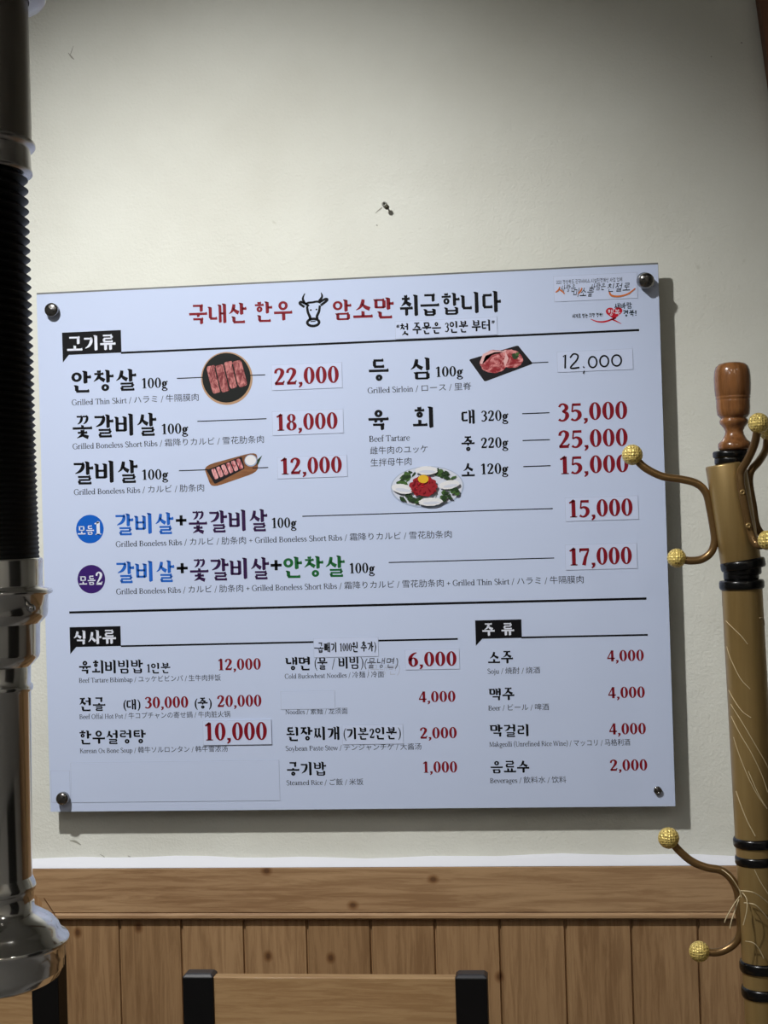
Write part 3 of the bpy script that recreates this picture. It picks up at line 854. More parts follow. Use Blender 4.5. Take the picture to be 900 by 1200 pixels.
# sets
for cx, cy, m_, dg in ((105.6, 620, 'circblue', '1'), (107.3, 678.7, 'circpurple', '2')):
    u, v = UV(cx, cy); q = [Vector((u + .0196 * math.cos(2 * PI * k / 40), v + .0196 * math.sin(2 * PI * k / 40))) for k in range(40)]
    bd = flat([q], PRINT).build('set_badge', M[m_], board)
    ko('badge_text', '모듬', cx - 14, cy + 7, cx + 5, 11, M['white'], parent=bd, off=PRINT + .0003)
    write('badge_text', dg, cx + 5.5, cy + 6.6, cx + 13.5, 21, M['white'], bd, PRINT + .0003)
ko('item_name', '갈비살', 136, 627, 204, 25.5, M['blue'])
write('plus_sign', '+', 206.5, 619, 219, 30, M['ink'], lp=BOLD)
ko('item_name', '꽃갈비살', 221.5, 624.5, 314, 26, M['purple']); weight('100g', 319, 619, 348)
line(354.5, 605, 647.7, 596, 1.1, 'leader_line')
small('Grilled Boneless Ribs / カルビ / 肋条肉 + Grilled Boneless Short Ribs / 霜降りカルビ / 雪花肋条肉', 136, 641, 529.5)
s1 = sticker(662, 583.5, 748.5, 608.5); price('15,000', 667, 606.5, 741.5, 20.5, s1, SP)
ko('item_name', '갈비살', 137, 683, 205, 25.5, M['blue'])
write('plus_sign', '+', 207.5, 675, 220.5, 30, M['ink'], lp=BOLD)
ko('item_name', '꽃갈비살', 223, 680.5, 316, 26, M['purple'])
write('plus_sign', '+', 317.5, 671.5, 330.5, 30, M['ink'], lp=BOLD)
ko('item_name', '안창살', 332.6, 677, 404.6, 25, M['green']); weight('100g', 410, 672, 439.6)
line(455.6, 659, 649.4, 654, 1.1, 'leader_line')
small('Grilled Boneless Ribs / カルビ / 肋条肉 + Grilled Boneless Short Ribs / 霜降りカルビ / 雪花肋条肉 + Grilled Thin Skirt / ハラミ / 牛隔膜肉', 136.5, 696.5, 684)
s1 = sticker(662, 638.5, 747, 666); price('17,000', 667.5, 662.7, 740.6, 20.5, s1, SP)

# meat, right column
ko('item_name', '등', 432.5, 447, 456, 26, M['ink']); ko('item_name', '심', 481.5, 445, 504, 26, M['ink']); weight('100g', 511, 442, 543)
small('Grilled Sirloin / ロース / 里脊', 431, 461, 552.5)
line(620, 425.4, 642.6, 424.6, 1.1, 'leader_line')
s1 = sticker(652.6, 412.5, 742, 433)
# hand-written 12.000 in marker pen
hw = []
hw += pstrip([(660, 418.5), (662.5, 416), (662.2, 432)], 1.9, False)
hw += pstrip([(668, 419.5), (672, 415), (677, 416.5), (676, 422), (668.5, 431.3), (679, 430.8)], 1.9)
hw += pstrip([(683.5, 431), (684.6, 430)], 2.4, False) + pstrip([(684.8, 434.6), (683.4, 438)], 1.3, False)
hw += pring(694.5, 424.5, 5.6, 7.2, 1.9) + pring(708, 423.4, 5.8, 7.2, 1.9) + pring(722.5, 422.6, 6.3, 7.2, 1.9)
flat(hw, SP).build('handwritten_price', M['ink'], s1)
ko('item_name', '육', 432, 505, 456, 25.5, M['ink']); ko('item_name', '회', 484, 502.5, 508, 26, M['ink'])
small('Beef Tartare', 433, 518, 480.5, 10.5); small('雌牛肉のユッケ', 434, 532, 501.5, 10); small('生拌母牛肉', 434.5, 546, 482.5, 10)
for s_, g_, yb, pr, dx in (('대', '320g', 497.5, '35,000', 0), ('중', '220g', 529, '25,000', .8), ('소', '120g', 559.5, '15,000', 2.5)):
    ko('size_text', s_, 541, yb, 556.5, 17.5, M['ink']); weight(g_, 564, yb - 3.5, 596, 12.5)
    line(612 + dx * .5, yb - 12.6, 644 + dx * .5, yb - 13.8, 1.2, 'leader_line')
    price(pr, 654 + dx, yb - 3.6, 735.3 + dx * .6, 21)

# meals
ko('item_name', '육회비빔밥', 93, 790, 168, 16.3, M['ink']); ko('portion_text', '1인분', 172.5, 789, 200, 12.5, M['ink'])
price('12,000', 256, 785.5, 306, 13.5)
small('Beef Tartare Bibimbap / ユッケビビンパ / 生牛肉拌饭', 93, 800, 259, 8)
ko('item_name', '전골', 93.6, 833, 124, 16, M['ink']); ko('size_text', '(대)', 145, 832, 165, 13, M['ink']); price('30,000', 170, 830, 221, 13.5)
ko('size_text', '(중)', 228.5, 830.5, 248.5, 13, M['ink']); price('20,000', 255, 828.5, 306.7, 13.8)
small('Beef Offal Hot Pot / 牛コプチャンの寄せ鍋 / 牛肉脏火锅', 93.6, 842.5, 270, 8)
ko('item_name', '한우설렁탕', 93.6, 872, 171.4, 16.5, M['ink'])
s1 = sticker(238, 844.3, 319, 872, th=.0026); price('10,000', 241, 867.5, 313.5, 21, s1, .0029)
small('Korean Ox Bone Soup / 韓牛ソルロンタン / 韩牛雪浓汤', 94, 882.5, 267, 8)
sticker(83, 893.5, 328.5, 938, 'blank_sticker', .0014, 'sheet'); sticker(59.8, 903, 83, 940, 'blank_sticker', .0013, 'sheet')

s1 = sticker(367.5, 748, 444, 769, 'note_sticker')
write('note_text', '-곱빼기 1000원 추가)', 368.5, 763.8, 441, 13, M['ink'], s1, SP, lp=SEMI, hang_adv=1.0)
ko('item_name', '냉면', 334.7, 785.5, 363.5, 16, M['ink']); ko('item_note', '(물 / 비빔)', 369, 784.5, 426, 15, M['ink'], lp=Pen(.1, .04))
write('handwritten_note', '(물냉면)', 427, 782, 466, 13, M['pencil'], lp=Pen(.09, .09), hg=Hangul(.10, .10, False), skew=.15)
write('rubbed_out_note', '(물냉면)', 431, 790, 468, 13, M['smear'], off=PRINT - .00005, lp=Pen(.05, .05), hg=HHAND, skew=.15)
s1 = sticker(474.7, 761.5, 539, 783.8); price('6,000', 478.5, 781, 535.3, 17, s1, SP)
small('Cold Buckwheat Noodles / 冷麺 / 冷面', 334, 795.2, 450, 8)
sticker(329, 810, 393, 830.5, 'blank_sticker', .0014, 'sheet'); price('4,000', 491, 823, 534, 13)
small('Noodles / 素麺 / 龙须面', 334.7, 837, 407.5, 8)
ko('item_name', '된장찌개', 336, 868, 398, 16.5, M['ink'])
s1 = sticker(401, 849.5, 473, 871.5, 'note_sticker'); ko('note_text', '(기본2인분)', 403, 866.5, 470, 14.5, M['ink'], parent=s1, off=SP, lp=Pen(.1, .04))
price('2,000', 492.5, 865.5, 535.5, 13.3)
small('Soybean Paste Stew / テンジャンチゲ / 大酱汤', 335, 879.8, 494, 8.3)
ko('item_name', '공기밥', 336.5, 909, 382.7, 16.5, M['ink']); price('1,000', 496, 905.5, 536, 13.3)
small('Steamed Rice / ご飯 / 米饭', 336, 920, 426, 8.3)

# drinks
for nm, x0, x1_, yb, sub, sx1, pr, p0, p1_ in (
        ('소주', 572, 601.5, 778, 'Soju / 焼酎 / 烧酒', 633, '4,000', 711.6, 754.6),
        ('맥주', 573, 603, 821, 'Beer / ビール / 啤酒', 643.4, '4,000', 712.8, 755.8),
        ('막걸리', 574, 619.5, 863.5, 'Makgeolli (Unrefined Rice Wine) / マッコリ / 马格利酒', 738.5, '4,000', 714, 757),
        ('음료수', 575, 620.5, 906, 'Beverages / 飲料水 / 饮料', 663.6, '2,000', 715, 758.7)):
    ko('item_name', nm, x0, yb, x1_, 15, M['ink']); small(sub, x0 - .5, yb + 11.5, sx1, 8.5)
    price(pr, p0, yb - 2.8, p1_, 13.3)

# regional slogans at the top right
s1 = sticker(648.5, 324, 747.4, 349.5, 'slogan_sticker', .0015)
write('slogan_text', '2021 경상북도 관광서비스 시설환경개선 사업 업체', 652, 333.2, 729, 5.6, M['greyink'], s1, .0018, hg=Hangul(.09, .09, False), dp=Pen(.1, .1))
for s_, x0, yb, x1_, h, m_ in (('사랑은', 656.5, 342, 674, 9, 'ink'), ('미소를', 671.5, 347.5, 695, 11, 'ink'), ('사람은', 691.5, 340, 709, 8.5, 'ink'), ('친절로', 711, 341.5, 738, 10, 'ink')):
    write('brush_slogan', s_, x0, yb, x1_, h / .94, M[m_], s1, .0018, hg=Hangul(.095, .095, False), skew=.2)
for pts_, w_ in (([(656, 336.5), (654.5, 340), (651, 343)], [1.4, 1.8, 1.0]), ([(655, 339.5), (658, 341), (661.5, 344.5)], [1.2, 1.8, 1.4]),
                ([(682, 337.5), (680.5, 341), (677, 345)], [1.4, 1.8, .8]), ([(714, 342.5), (716.5, 346.5), (725, 347.5), (736, 344.5), (744.5, 338)], [1.8, 2.2, 2.0, 1.8, 1.2])):
    flat(pstrip(pts_, w_), .0021).build('orange_brush_stroke', M['orange'], s1)
ko('slogan_text', '새바람', 720, 362.5, 740.5, 7.5, M['navy'], hg=HSANS); ko('slogan_text', '경북!', 730.5, 371.3, 746, 8, M['navy'], hg=HSANS, lp=BOLD)
ko('slogan_text', '세계로 뻗는 희망 경북!', 670.5, 373, 706.5, 5, M['ink'], hg=HSANS, lp=BOLD)
hp = []
for k in range(44):
    a = 2 * PI * k / 44; X_ = 16 * math.sin(a) ** 3; Y_ = 13 * math.cos(a) - 5 * math.cos(2 * a) - 2 * math.cos(3 * a) - math.cos(4 * a)
    hp.append(UV(719.6 + X_ * .61, 366.6 - Y_ * .52 - X_ * .03))
hu = UV(719.6, 367)
ht = [[Vector(hu), Vector(hp[k]), Vector(hp[(k + 1) % 44])] for k in range(44)]
ht += pstrip([(692, 374), (700, 377), (709, 377), (718, 374), (722, 372.5)], [.6, 1.6, 2.0, 1.8, 1.4]) + pstrip([(716, 374), (721, 376), (728, 379.6)], [1.6, 1.5, .5])
hb = flat(ht, PRINT).build('heart_emblem', M['heart'], board)
ko('heart_text', '행복', 712.5, 370.2, 727, 7.5, M['white'], parent=hb, off=PRINT + .0003, hg=Hangul(.11, .1, False))


# printed photographs of the dishes: flat prints, several inks in one mesh
class Print:
    def __init__(s): s.mb = MB(); s.z = PRINT; s.mats = []
    def poly(s, pts, m_, uv=False):
        q = [Vector(p) if uv else Vector(UV(*p)) for p in pts]; s.z += .00006
        if M[m_] not in s.mats: s.mats.append(M[m_])
        c = sum(q, Vector((0, 0))) / len(q)
        tri = flat([[c, q[i], q[(i + 1) % len(q)]] for i in range(len(q))], s.z)
        s.mb.add(tri.v, tri.f, s.mats.index(M[m_]))
    def oval(s, cx, cy, rx, ry, m_, rot=0.0, wob=0.0, n=36):
        pts = []
        for k in range(n):
            a = 2 * PI * k / n; r = 1 + random.uniform(-wob, wob)
            x, y = rx * r * math.cos(a), ry * r * math.sin(a)
            pts.append((cx + x * math.cos(rot) - y * math.sin(rot), cy + x * math.sin(rot) + y * math.cos(rot)))
        s.poly(pts, m_)
    def done(s): return s.mb.build('dish_picture', s.mats, board)


def rq(pts, r=.18, n=4):
    """quad with rounded corners"""
    out = []
    for i in range(4):
        p = Vector(pts[i]); a = p.lerp(Vector(pts[i - 1]), r); b = p.lerp(Vector(pts[(i + 1) % 4]), r)
        for k in range(n + 1):
            t_ = k / n; out.append(tuple(a * (1 - t_) ** 2 + p * 2 * t_ * (1 - t_) + b * t_ * t_))
    return out


P_ = Print()                                     # skirt strips on a round black plate
P_.oval(266, 443.5, 30.2, 31, 'rimtan', n=48); P_.oval(265.6, 442.8, 28.3, 29, 'plateblack', n=48)
for i in range(4):
    cx, cy = 250 + i * 10.2, 444.5 - i * 1.9 + (1.5 if i % 2 else 0)
    a0 = -0.26
    P_.poly(rq([(cx - 8.2, cy - 14.5 - i * .6), (cx + 2.2, cy - 17 - i * .5), (cx + 9.8, cy + 14.5 - i * 1.2), (cx - .2, cy + 17.5 - i * 1.0)], .2), 'meat')
    if i: P_.poly([(cx - 8.8, cy - 13), (cx - 7.4, cy - 14), (cx - .4, cy + 15.5), (cx - 1.8, cy + 16)], 'plateblack')
P_.done()
P_ = Print()                                     # ribs on a wooden board with a salt dish
P_.poly(rq([(238.5, 546), (301, 529), (303, 553), (248, 572)], .22), 'boardprint')
P_.poly([(299, 541.5), (307.5, 533.5), (302.5, 545)], 'leaf2')
P_.poly(rq([(242, 551), (283.5, 535), (287, 549), (252, 567.5)], .08), 'slab')
for i in range(6):
    cx, cy = 251.5 + i * 5.8, 555.3 - i * 2.35
    P_.poly(rq([(cx - 4, cy - 5), (cx + .4, cy - 6.6), (cx + 5.2, cy + 4.6), (cx + .8, cy + 7.0)], .25), 'meat2')
P_.oval(294.2, 539.8, 7.4, 7.0, 'dishshade'); P_.oval(294, 539.4, 6.4, 5.8, 'salt')
P_.done()
P_ = Print()                                     # sirloin on a slate slab
P_.poly(rq([(549.5, 421.5), (607, 404.8), (624.6, 426.3), (568, 447.4)], .05), 'slab')
P_.oval(579, 424, 16, 13.5, 'meat3', -.25, .05); P_.oval(598, 420.5, 15, 10.5, 'meat3', .15, .05)
P_.poly([(562, 426), (566, 415), (576, 410.5), (588, 411.5), (594, 410), (592, 412.5), (580, 412.8), (569, 417), (565, 427)], 'fat')
P_.poly([(592, 412), (596, 420), (592, 430), (590, 424), (592, 418)], 'fat')
P_.oval(603.5, 417.5, 4.2, 3.2, 'leaf2', .4, .25); P_.oval(606, 415, 2.6, 1.8, 'leaf', -.5, .2)
P_.done()
P_ = Print()                                     # beef tartare plate with greens, pear slices and a yolk
P_.oval(500.8, 570.8, 43, 24.5, 'dishshade', -.04, n=48); P_.oval(500.8, 570.2, 41.5, 23, 'dishwhite', -.04, n=48)
for cx, cy in ((474, 561), (479, 556), (470, 565), (521, 556), (526, 561), (517, 553), (477, 582), (484, 585), (490, 588), (524, 580), (530, 576), (518, 584)):
    for k in range(5):
        P_.oval(cx + random.uniform(-6, 6), cy + random.uniform(-3, 3), random.uniform(2.5, 5), random.uniform(1.2, 2.6), random.choice(('leaf', 'leaf2', 'leaf2')), random.uniform(-1, 1), .25, 12)
for cx, cy, rx, ry, ro in ((472, 573, 13, 5.5, .15), (527, 568, 12, 5, -.15), (500, 551.5, 13, 5, 0), (505, 588, 14, 4.8, -.05)):
    P_.oval(cx, cy, rx, ry, 'salt', ro, .06); P_.oval(cx + 1, cy + 1.4, rx * .7, ry * .35, 'dishwhite', ro, .05)
P_.oval(497, 570, 16, 11.5, 'tartare', 0, .10)
for k in range(26): P_.oval(497 + random.uniform(-13, 13), 570 + random.uniform(-8, 8), 2.4, .8, random.choice(('heart', 'red', 'tartare')), random.uniform(-1.5, 1.5), .2, 8)
P_.oval(496.5, 561.5, 6.2, 4.8, 'yolk'); P_.done()

# stand-off screws
def cap_screw(px, py, r, depth, tilt=(0, 0), m_='gunmetal', ringonly=False):
    c = at(px, py, BY - .001); ax = Vector((tilt[0], -1, tilt[1])).normalized()
    o = MB().lathe([(r * .62, 0.0), (r * .62, depth * .3)], c - ax * .001, ax, 24).build('standoff_screw', M['gunmetal'], board)
    if ringonly:
        MB().lathe([(r, 0), (r, depth), (r * .8, depth * 1.15), (r * .45, depth * .9), (r * .4, depth * .2)], c, ax, 28).build('threaded_bush', M['gunmetal'], o)
    else:
        MB().lathe([(r * .9, depth * .3), (r, depth * .38), (r, depth * .82), (r * .94, depth * .95), (r * .6, depth * 1.04), (r * .0001, depth * 1.10)], c, ax, 36).build('screw_cap', M[m_], o)


cap_screw(62.3, 364, .0095, .010)
cap_screw(752.5, 327.5, .0105, .020, (.30, -.30), 'gunmetal')
cap_screw(75.8, 934.5, .0088, .013)
cap_screw(770.6, 926, .0052, .004, (0, 0), 'gunmetal', True)

# ------------------------------------------------------------------ exhaust pipe over the table
PYY = -1.08
ax_ = at(-9, 1110, PYY); PX = ax_.x


def pz(py):
    """height where the pipe's axis passes the photograph's row py"""
    lo, hi = -200.0, 200.0
    for _ in range(60):
        mid = (lo + hi) / 2
        if at(mid, py, PYY).x < PX: lo = mid
        else: hi = mid
    return at((lo + hi) / 2, py, PYY).z


def pr(px, py):
    return at(px, py, PYY).x - PX


pipe = thing('exhaust_pipe', 'stainless steel table exhaust pipe with black flexible hose hanging at left', 'exhaust pipe', (PX, PYY, pz(1165)))


def plathe(name, rows, m_, parent=pipe, cap=False):
    """rows: (edge px, row px) in the photograph; the silhouette sits a little lower or higher than the axis row"""
    prof_ = []
    for ex, ey in rows: prof_.append((pr(ex, ey), pz(ey)))
    return MB().lathe(prof_, (PX, PYY, 0), (0, 0, 1), 96, cap=cap).build(name, m_, parent)


zc = ZC
MB().lathe([(pr(29, 0), zc), (pr(29, 0), pz(168)), (pr(29, 0) + .0004, pz(170))], (PX, PYY, 0), (0, 0, 1), 96, cap=False).build('upper_tube', M['dullsteel'], pipe)
MB().lathe([(pr(50, 0), zc), (pr(49, 0), pz(-4)), (pr(47, 0), pz(-1)), (pr(30, 0), pz(0))], (PX, PYY, 0), (0, 0, 1), 96, cap=False).build('ceiling_collar', M['dullsteel'], pipe)
r0 = pr(37.5, 172) - 0.0
MB().lathe([(r0 - .004, pz(166)), (r0 - .001, pz(167)), (r0, pz(169)), (r0, pz(172)), (r0 - .001, pz(174)), (r0 - .0034, pz(175.5)), (r0 - .0034, pz(177)), (r0 - .003, pz(198)), (r0 - .0024, pz(201)), (r0 - .0024, pz(204)), (r0 - .012, pz(205)), (r0 - .03, pz(203))],
           (PX, PYY, 0), (0, 0, 1), 96, cap=False).build('upper_collar', M['steel2'], pipe)
# bellows: sharp pleats
prof_ = []; y = 198.0; i = 0
while y < 662:
    rr_ = pr(42.5, 640); f_ = (y - 198) / 464
    pitch_ = 12.6 - 7.5 * f_
    amp = .0050 * (1 - .88 * f_)
    prof_ += [(rr_ - .001 * (1 - f_), pz(y)), (rr_ - amp - .001 * (1 - f_), pz(y + pitch_ / 2))]
    y += pitch_
MB().lathe(prof_, (PX, PYY, 0), (0, 0, 1), 96, cap=False, smooth=False).build('flexible_hose', M['hose'], pipe)
low = plathe('lower_collar', [(40, 655), (45.5, 656), (46.3, 658), (46.3, 686), (47, 690), (56, 692), (57.5, 694.5), (57, 697), (52.5, 699), (52.5, 719), (51, 724), (44, 732)], M['steel'])
sc_ = at(31.5, 708, PYY); dirn = (CAM - Vector((PX, PYY, sc_.z))); dirn.z = 0; dirn.normalize()
side = Vector((-dirn.y, dirn.x, 0)); rr_ = pr(52.5, 710); off_ = pr(31, 708)
aa = math.asin(min(.99, off_ / rr_)); dv = (dirn * math.cos(aa) + side * math.sin(aa))
MB().sphere(Vector((PX, PYY, pz(713))) + dv * (rr_ + .0005), .0028, 16, 10).build('rivet', M['chrome'], low)
plathe('reducer', [(44, 731), (43.5, 733), (43.5, 767), (42, 772), (36, 779), (33.2, 782)], M['steel'])
plathe('lower_tube', [(33.2, 780), (33.2, 802), (35.3, 804), (35.8, 807), (35.3, 810), (33.2, 812), (35.2, 1030)], M['steel'])
hood = plathe('suction_hood', [(35.2, 1028), (38.6, 1036), (39.6, 1040), (38.6, 1044), (36.6, 1047), (37.8, 1066), (43.5, 1070), (50, 1074), (58, 1079), (65, 1087), (68.5, 1096), (75.5, 1100), (77.3, 1103), (76, 1107), (72.8, 1109),
                               (72.6, 1124), (71.2, 1126), (71.2, 1136), (69.5, 1138), (66, 1146), (58, 1151), (52, 1153), (48, 1153)], M['steel'])

# ------------------------------------------------------------------ coat rack
RY = -0.30
KR = (RY - CAM.y) / FPX                              # metres per pixel, about, at the rack
pt, pb = at(864, 590, RY), at(896.5, 1185, RY)       # pole axis, upper and lower
lean = (pt - pb).normalized()
base = pb - lean * (pb.z / lean.z)
rack = thing('coat_rack', 'leaning bronze coat rack with wooden finial and gold ball hooks at right', 'coat rack', (base.x, base.y, 0))


def on(py, Y=RY):
    """point of the pole's axis at the photograph's row py"""
    lo, hi = 0.0, 1.0
    a_ = base; b_ = pt + lean * .3
    for _ in range(50):
        m2 = (lo + hi) / 2; p = a_.lerp(b_, m2); v_ = RC.transposed() @ (p - CAM); y_ = 600 - FPX * v_.z / v_.y
        if y_ > py: lo = m2
        else: hi = m2
    return a_.lerp(b_, (lo + hi) / 2)


R0 = 23.0 * KR
top_ = on(686); MB().lathe([(R0, 0), (R0, (top_ - base).length - .02)], base + lean * .02, lean, 48).build('pole', M['bronze'], rack)
# base legs, below the picture
for k in range(4):
    a_ = PI / 4 + k * PI / 2; dd = Vector((math.cos(a_), math.sin(a_), 0)) * (1 if k in (2, 3) else 1)
    c_ = Vector((base.x, base.y, 0))
    MB().tube([c_ + lean * .14 + dd * .02, c_ + dd * .10 + Vector((0, 0, .10)), c_ + dd * .19 + Vector((0, 0, .035)), c_ + dd * .235 + Vector((0, 0, .012))], .011, 12).build('leg', M['hook'], rack)


def black_ring(py, half, thick, lean_=None, c=None):
    c = c or on(py); MB().lathe([(half * KR - .004, -thick / 2), (half * KR - .001, -thick / 2 + .0005), (half * KR, -thick * .25), (half * KR, thick * .25), (half * KR - .001, thick / 2 - .0005), (half * KR - .004, thick / 2)],
                               c, lean_ or lean, 40).build('ring', M['ring'], rack)


black_ring(685, 25.5, .011); black_ring(674.5, 20.0, .011); black_ring(986, 25.5, .011); black_ring(996.5, 22, .012); black_ring(1007, 24.5, .011)
black_ring(1131, 26, .0125); black_ring(1161, 25.5, .0125); black_ring(1145, 20, .018)
# sleeve with the upper hooks, knocked out of line
sa, sb = at(851.0, 549, RY), at(869.0, 664, RY); sl = (sa - sb).normalized(); sL = (sa - sb).length
sL += .005
MB().lathe([(R0 * .96, 0), (R0 * 1.0, .002), (R0 * 1.0, sL - .002), (R0 * .97, sL), (R0 * .6, sL)], sb, sl, 48).build('sleeve', M['bronze'], rack)
black_ring(0, 25.5, .0115, sl, at(870.6, 661.5, RY)); black_ring(0, 21.5, .010, lean, at(870, 669, RY))
# finial
fa, fb = at(857.5, 427, RY), at(861.2, 528, RY); fl = (fa - fb).normalized(); K4 = KR / 4.14


def fr(h_, y_): return (h_ * K4, (490 - y_) * K4)


MB().lathe([fr(60, 490), fr(77, 484), fr(79, 472), fr(77, 455), fr(60, 440), fr(46, 415), fr(42, 398), fr(50, 380), fr(65, 362), fr(68, 350), fr(64, 341), (58 * K4, (490 - 337) * K4), fr(64, 332), fr(76, 318), fr(79, 290), fr(79, 262),
            fr(80, 252), fr(78, 248), fr(81, 244), fr(82, 236), fr(80, 232), fr(83, 228), fr(86, 180), fr(86, 140), fr(83, 110), fr(76, 90), fr(62, 77), fr(40, 71), fr(.01, 69)],
           fb, fl, 48).build('finial', M['finial'], rack)
black_ring(0, 20.5, .0085, fl, at(856.5, 532.5, RY)); black_ring(0, 19, .010, fl, at(857, 540, RY))


def hook(pts, b0, r0_, b1, r1_, Y=RY, tr=4.6):
    """pts: photo pixels (optionally with own depth); balls at both ends"""
    P3 = [at(p[0], p[1], p[2] if len(p) > 2 else Y) for p in pts]
    h = MB().tube(P3, tr * KR, 16, steps=8).build('hook', M['hook'], rack)
    for b_, r_ in ((b0, r0_), (b1, r1_)):
        if b_: MB().sphere(at(b_[0], b_[1], b_[2] if len(b_) > 2 else Y), r_ * KR, 28, 18).build('hook_ball', M['gold'], h)
    return h


hook([(745, 538), (757, 549), (777, 558.5), (800, 562), (817, 567), (827.5, 578), (832, 596), (836, 618), (837.5, 634), (833, 647.5), (822, 655.5), (808, 657), (797, 655)], (741, 533), 12, (793, 654), 11)
hook([(787, 985), (795, 996), (811, 1009.5), (828, 1016.5), (845, 1020), (857, 1030), (864.5, 1046), (866, 1068), (868, 1088), (863, 1103), (852, 1112), (840, 1116), (826, 1115.5)], (783.5, 982), 12.2, (819.5, 1115), 11.8)
F = RY - R0 - .004
hk = hook([(887.5, 504, F - .03), (884, 521, F - .02), (876, 539, F - .006), (868.5, 552, F), (868, 566, F), (872.5, 590, F), (878, 617, F + .002), (883, 633, F), (890, 639, F - .006), (897, 637, F - .02)],
          (889, 496, F - .03), 11.6, (899.5, 633, F - .025), 11)
for p in ((870, 577), (877, 616)):
    c_ = at(p[0], p[1], F - .0035); MB().lathe([(.0032, 0), (.0034, .001), (.0022, .0018), (.0012, .0018), (.001, .0008)], c_, (0, -1, 0), 20).build('rivet', M['bronze'], hk)
Bk = RY + R0 + .004
hook([(899, 516, Bk + .02), (897, 528, Bk + .014), (889, 541, Bk - .006), (880, 552, RY + .012), (878, 566, RY + .012), (882, 590, RY + .012), (888, 620, RY + .012), (905, 632, RY + .02), (925, 628, RY + .02)], (901, 506, Bk + .02), 11, (928, 626, RY + .02), 11)

# frayed strands of the pole's wrapping
def strand(pts, r=.0006, front=True):
    P3 = []
    for p in pts:
        P3.append(at(p[0], p[1], RY - (p[2] if len(p) > 2 else R0 * .98)))
    MB().tube(P3, r, 6, steps=6).build('frayed_strand', M['frond'], rack)


def wrap(pts, r=.00045):
    """strand lying on the round pole"""
    P3 = []
    for px, py in pts:
        c_ = on(py); xx = at(px, py, RY).x - c_.x; q_ = max(-.97, min(.97, xx / (R0 + .0004)))
        P3.append(Vector((c_.x + xx, c_.y - (R0 + .0004) * math.sqrt(1 - q_ * q_), at(px, py, RY).z)))
    MB().tube(P3, r, 6, steps=8).build('frayed_strand', M['frond'], rack)


wrap([(849.5, 727), (855, 733), (866, 744), (873, 753)]); wrap([(850.5, 757), (855, 772), (865, 793), (876, 805)])
wrap([(853, 808), (858, 818), (867, 831), (877, 838)]); wrap([(855, 824), (866, 842), (880, 866), (893, 888), (899, 900)])
wrap([(855.5, 838), (864, 856), (878, 880), (890, 905), (897, 925)]); wrap([(858, 862), (864, 882), (873, 905), (883, 925), (893, 940)])
wrap([(861, 925), (866, 940), (873, 958), (882, 975)], .0006); wrap([(874, 900), (885, 925), (896, 944)], .0005)
wrap([(881, 1014), (888, 1028), (897, 1042)]); wrap([(888, 723), (893, 724), (895, 732)])
strand([(846, 1019, .012), (856, 1027, .03), (866, 1042, .03), (869, 1052, .03)], .0006)
strand([(868, 1044, .034), (880, 1045, .04), (890, 1050, .036), (900, 1058, .03)], .0007)
strand([(872, 1058, .034), (884, 1060, .04), (893, 1068, .036), (902, 1079, .03)], .0007)
strand([(867, 1050, .034), (860, 1060, .045), (853, 1072, .05), (849, 1081, .05)], .0007)
strand([(866, 1054, .034), (861, 1068, .045), (857, 1080, .05), (855.5, 1088, .05)], .0007)
strand([(870, 1046, .034), (875, 1054, .04), (875, 1068, .042), (871, 1084, .04)], .0006)
strand([(873, 1103, .03), (883, 1105, .032), (890, 1113, .03), (895, 1123, .028)], .0006)

# ------------------------------------------------------------------ chairs
CY = -0.20


def make_chair(label, Wd, topz, pw, loc, rz, group):
    """origin at the floor under the middle of the backrest; seat towards -y"""
    t = thing('dining_chair', label, 'chair', loc, rz, group)
    hw_ = Wd / 2; sz = .45; pd = .026
    def pt_(x, y, z): return (x, y, z)
    for sx in (-1, 1):
        xa, xb = (-hw_, -hw_ + pw) if sx < 0 else (hw_ - pw, hw_)
        mb = MB(); lean_ = .0
        b = .0035
        # square post with chamfered cap
        z1 = topz
        mb.box((xa, -pd, 0), (xb, 0, z1 - b))
        lo = [(xa, -pd, z1 - b), (xb, -pd, z1 - b), (xb, 0, z1 - b), (xa, 0, z1 - b)]
        hi = [(xa + b, -pd + b, z1), (xb - b, -pd + b, z1), (xb - b, -b, z1), (xa + b, -b, z1)]
        mb.add(lo + hi, [(4, 5, 6, 7), (0, 1, 5, 4), (1, 2, 6, 5), (2, 3, 7, 6), (3, 0, 4, 7)], 1)
        mb.build('back_leg', [M['black'], M['blackedge']], t, .0012, local=True)
        mb = MB().box((xa, -.42, 0), (xa + pw, -.42 + .028, sz - .02)); mb.build('front_leg', M['black'], t, .002, local=True)
        mb = MB().box((xa + .004, -.395, sz - .05), (xb - .004, -pd, sz - .021)); mb.build('seat_rail', M['black'], t, .001, local=True)
    MB().box((-hw_ + pw - .001, -pd + .003, topz - .16), (hw_ - pw + .001, -pd + .019, topz - .0042)).build('backrest', M['chairwood'], t, .0012, local=True)
    MB().box((-hw_ + pw - .001, -pd + .003, sz + .06), (hw_ - pw + .001, -pd + .017, sz + .12)).build('lower_back_slat', M['chairwood'], t, .0012, local=True)
    MB().box((-hw_ + .002, -.425, sz - .02), (hw_ - .002, -pd - .001, sz + .012)).build('seat', M['chairwood'], t, .006, local=True)
    MB().box((-hw_ + pw, -.418, sz - .05), (hw_ - pw, -.40, sz - .021)).build('front_rail', M['black'], t, .001, local=True)
    return t


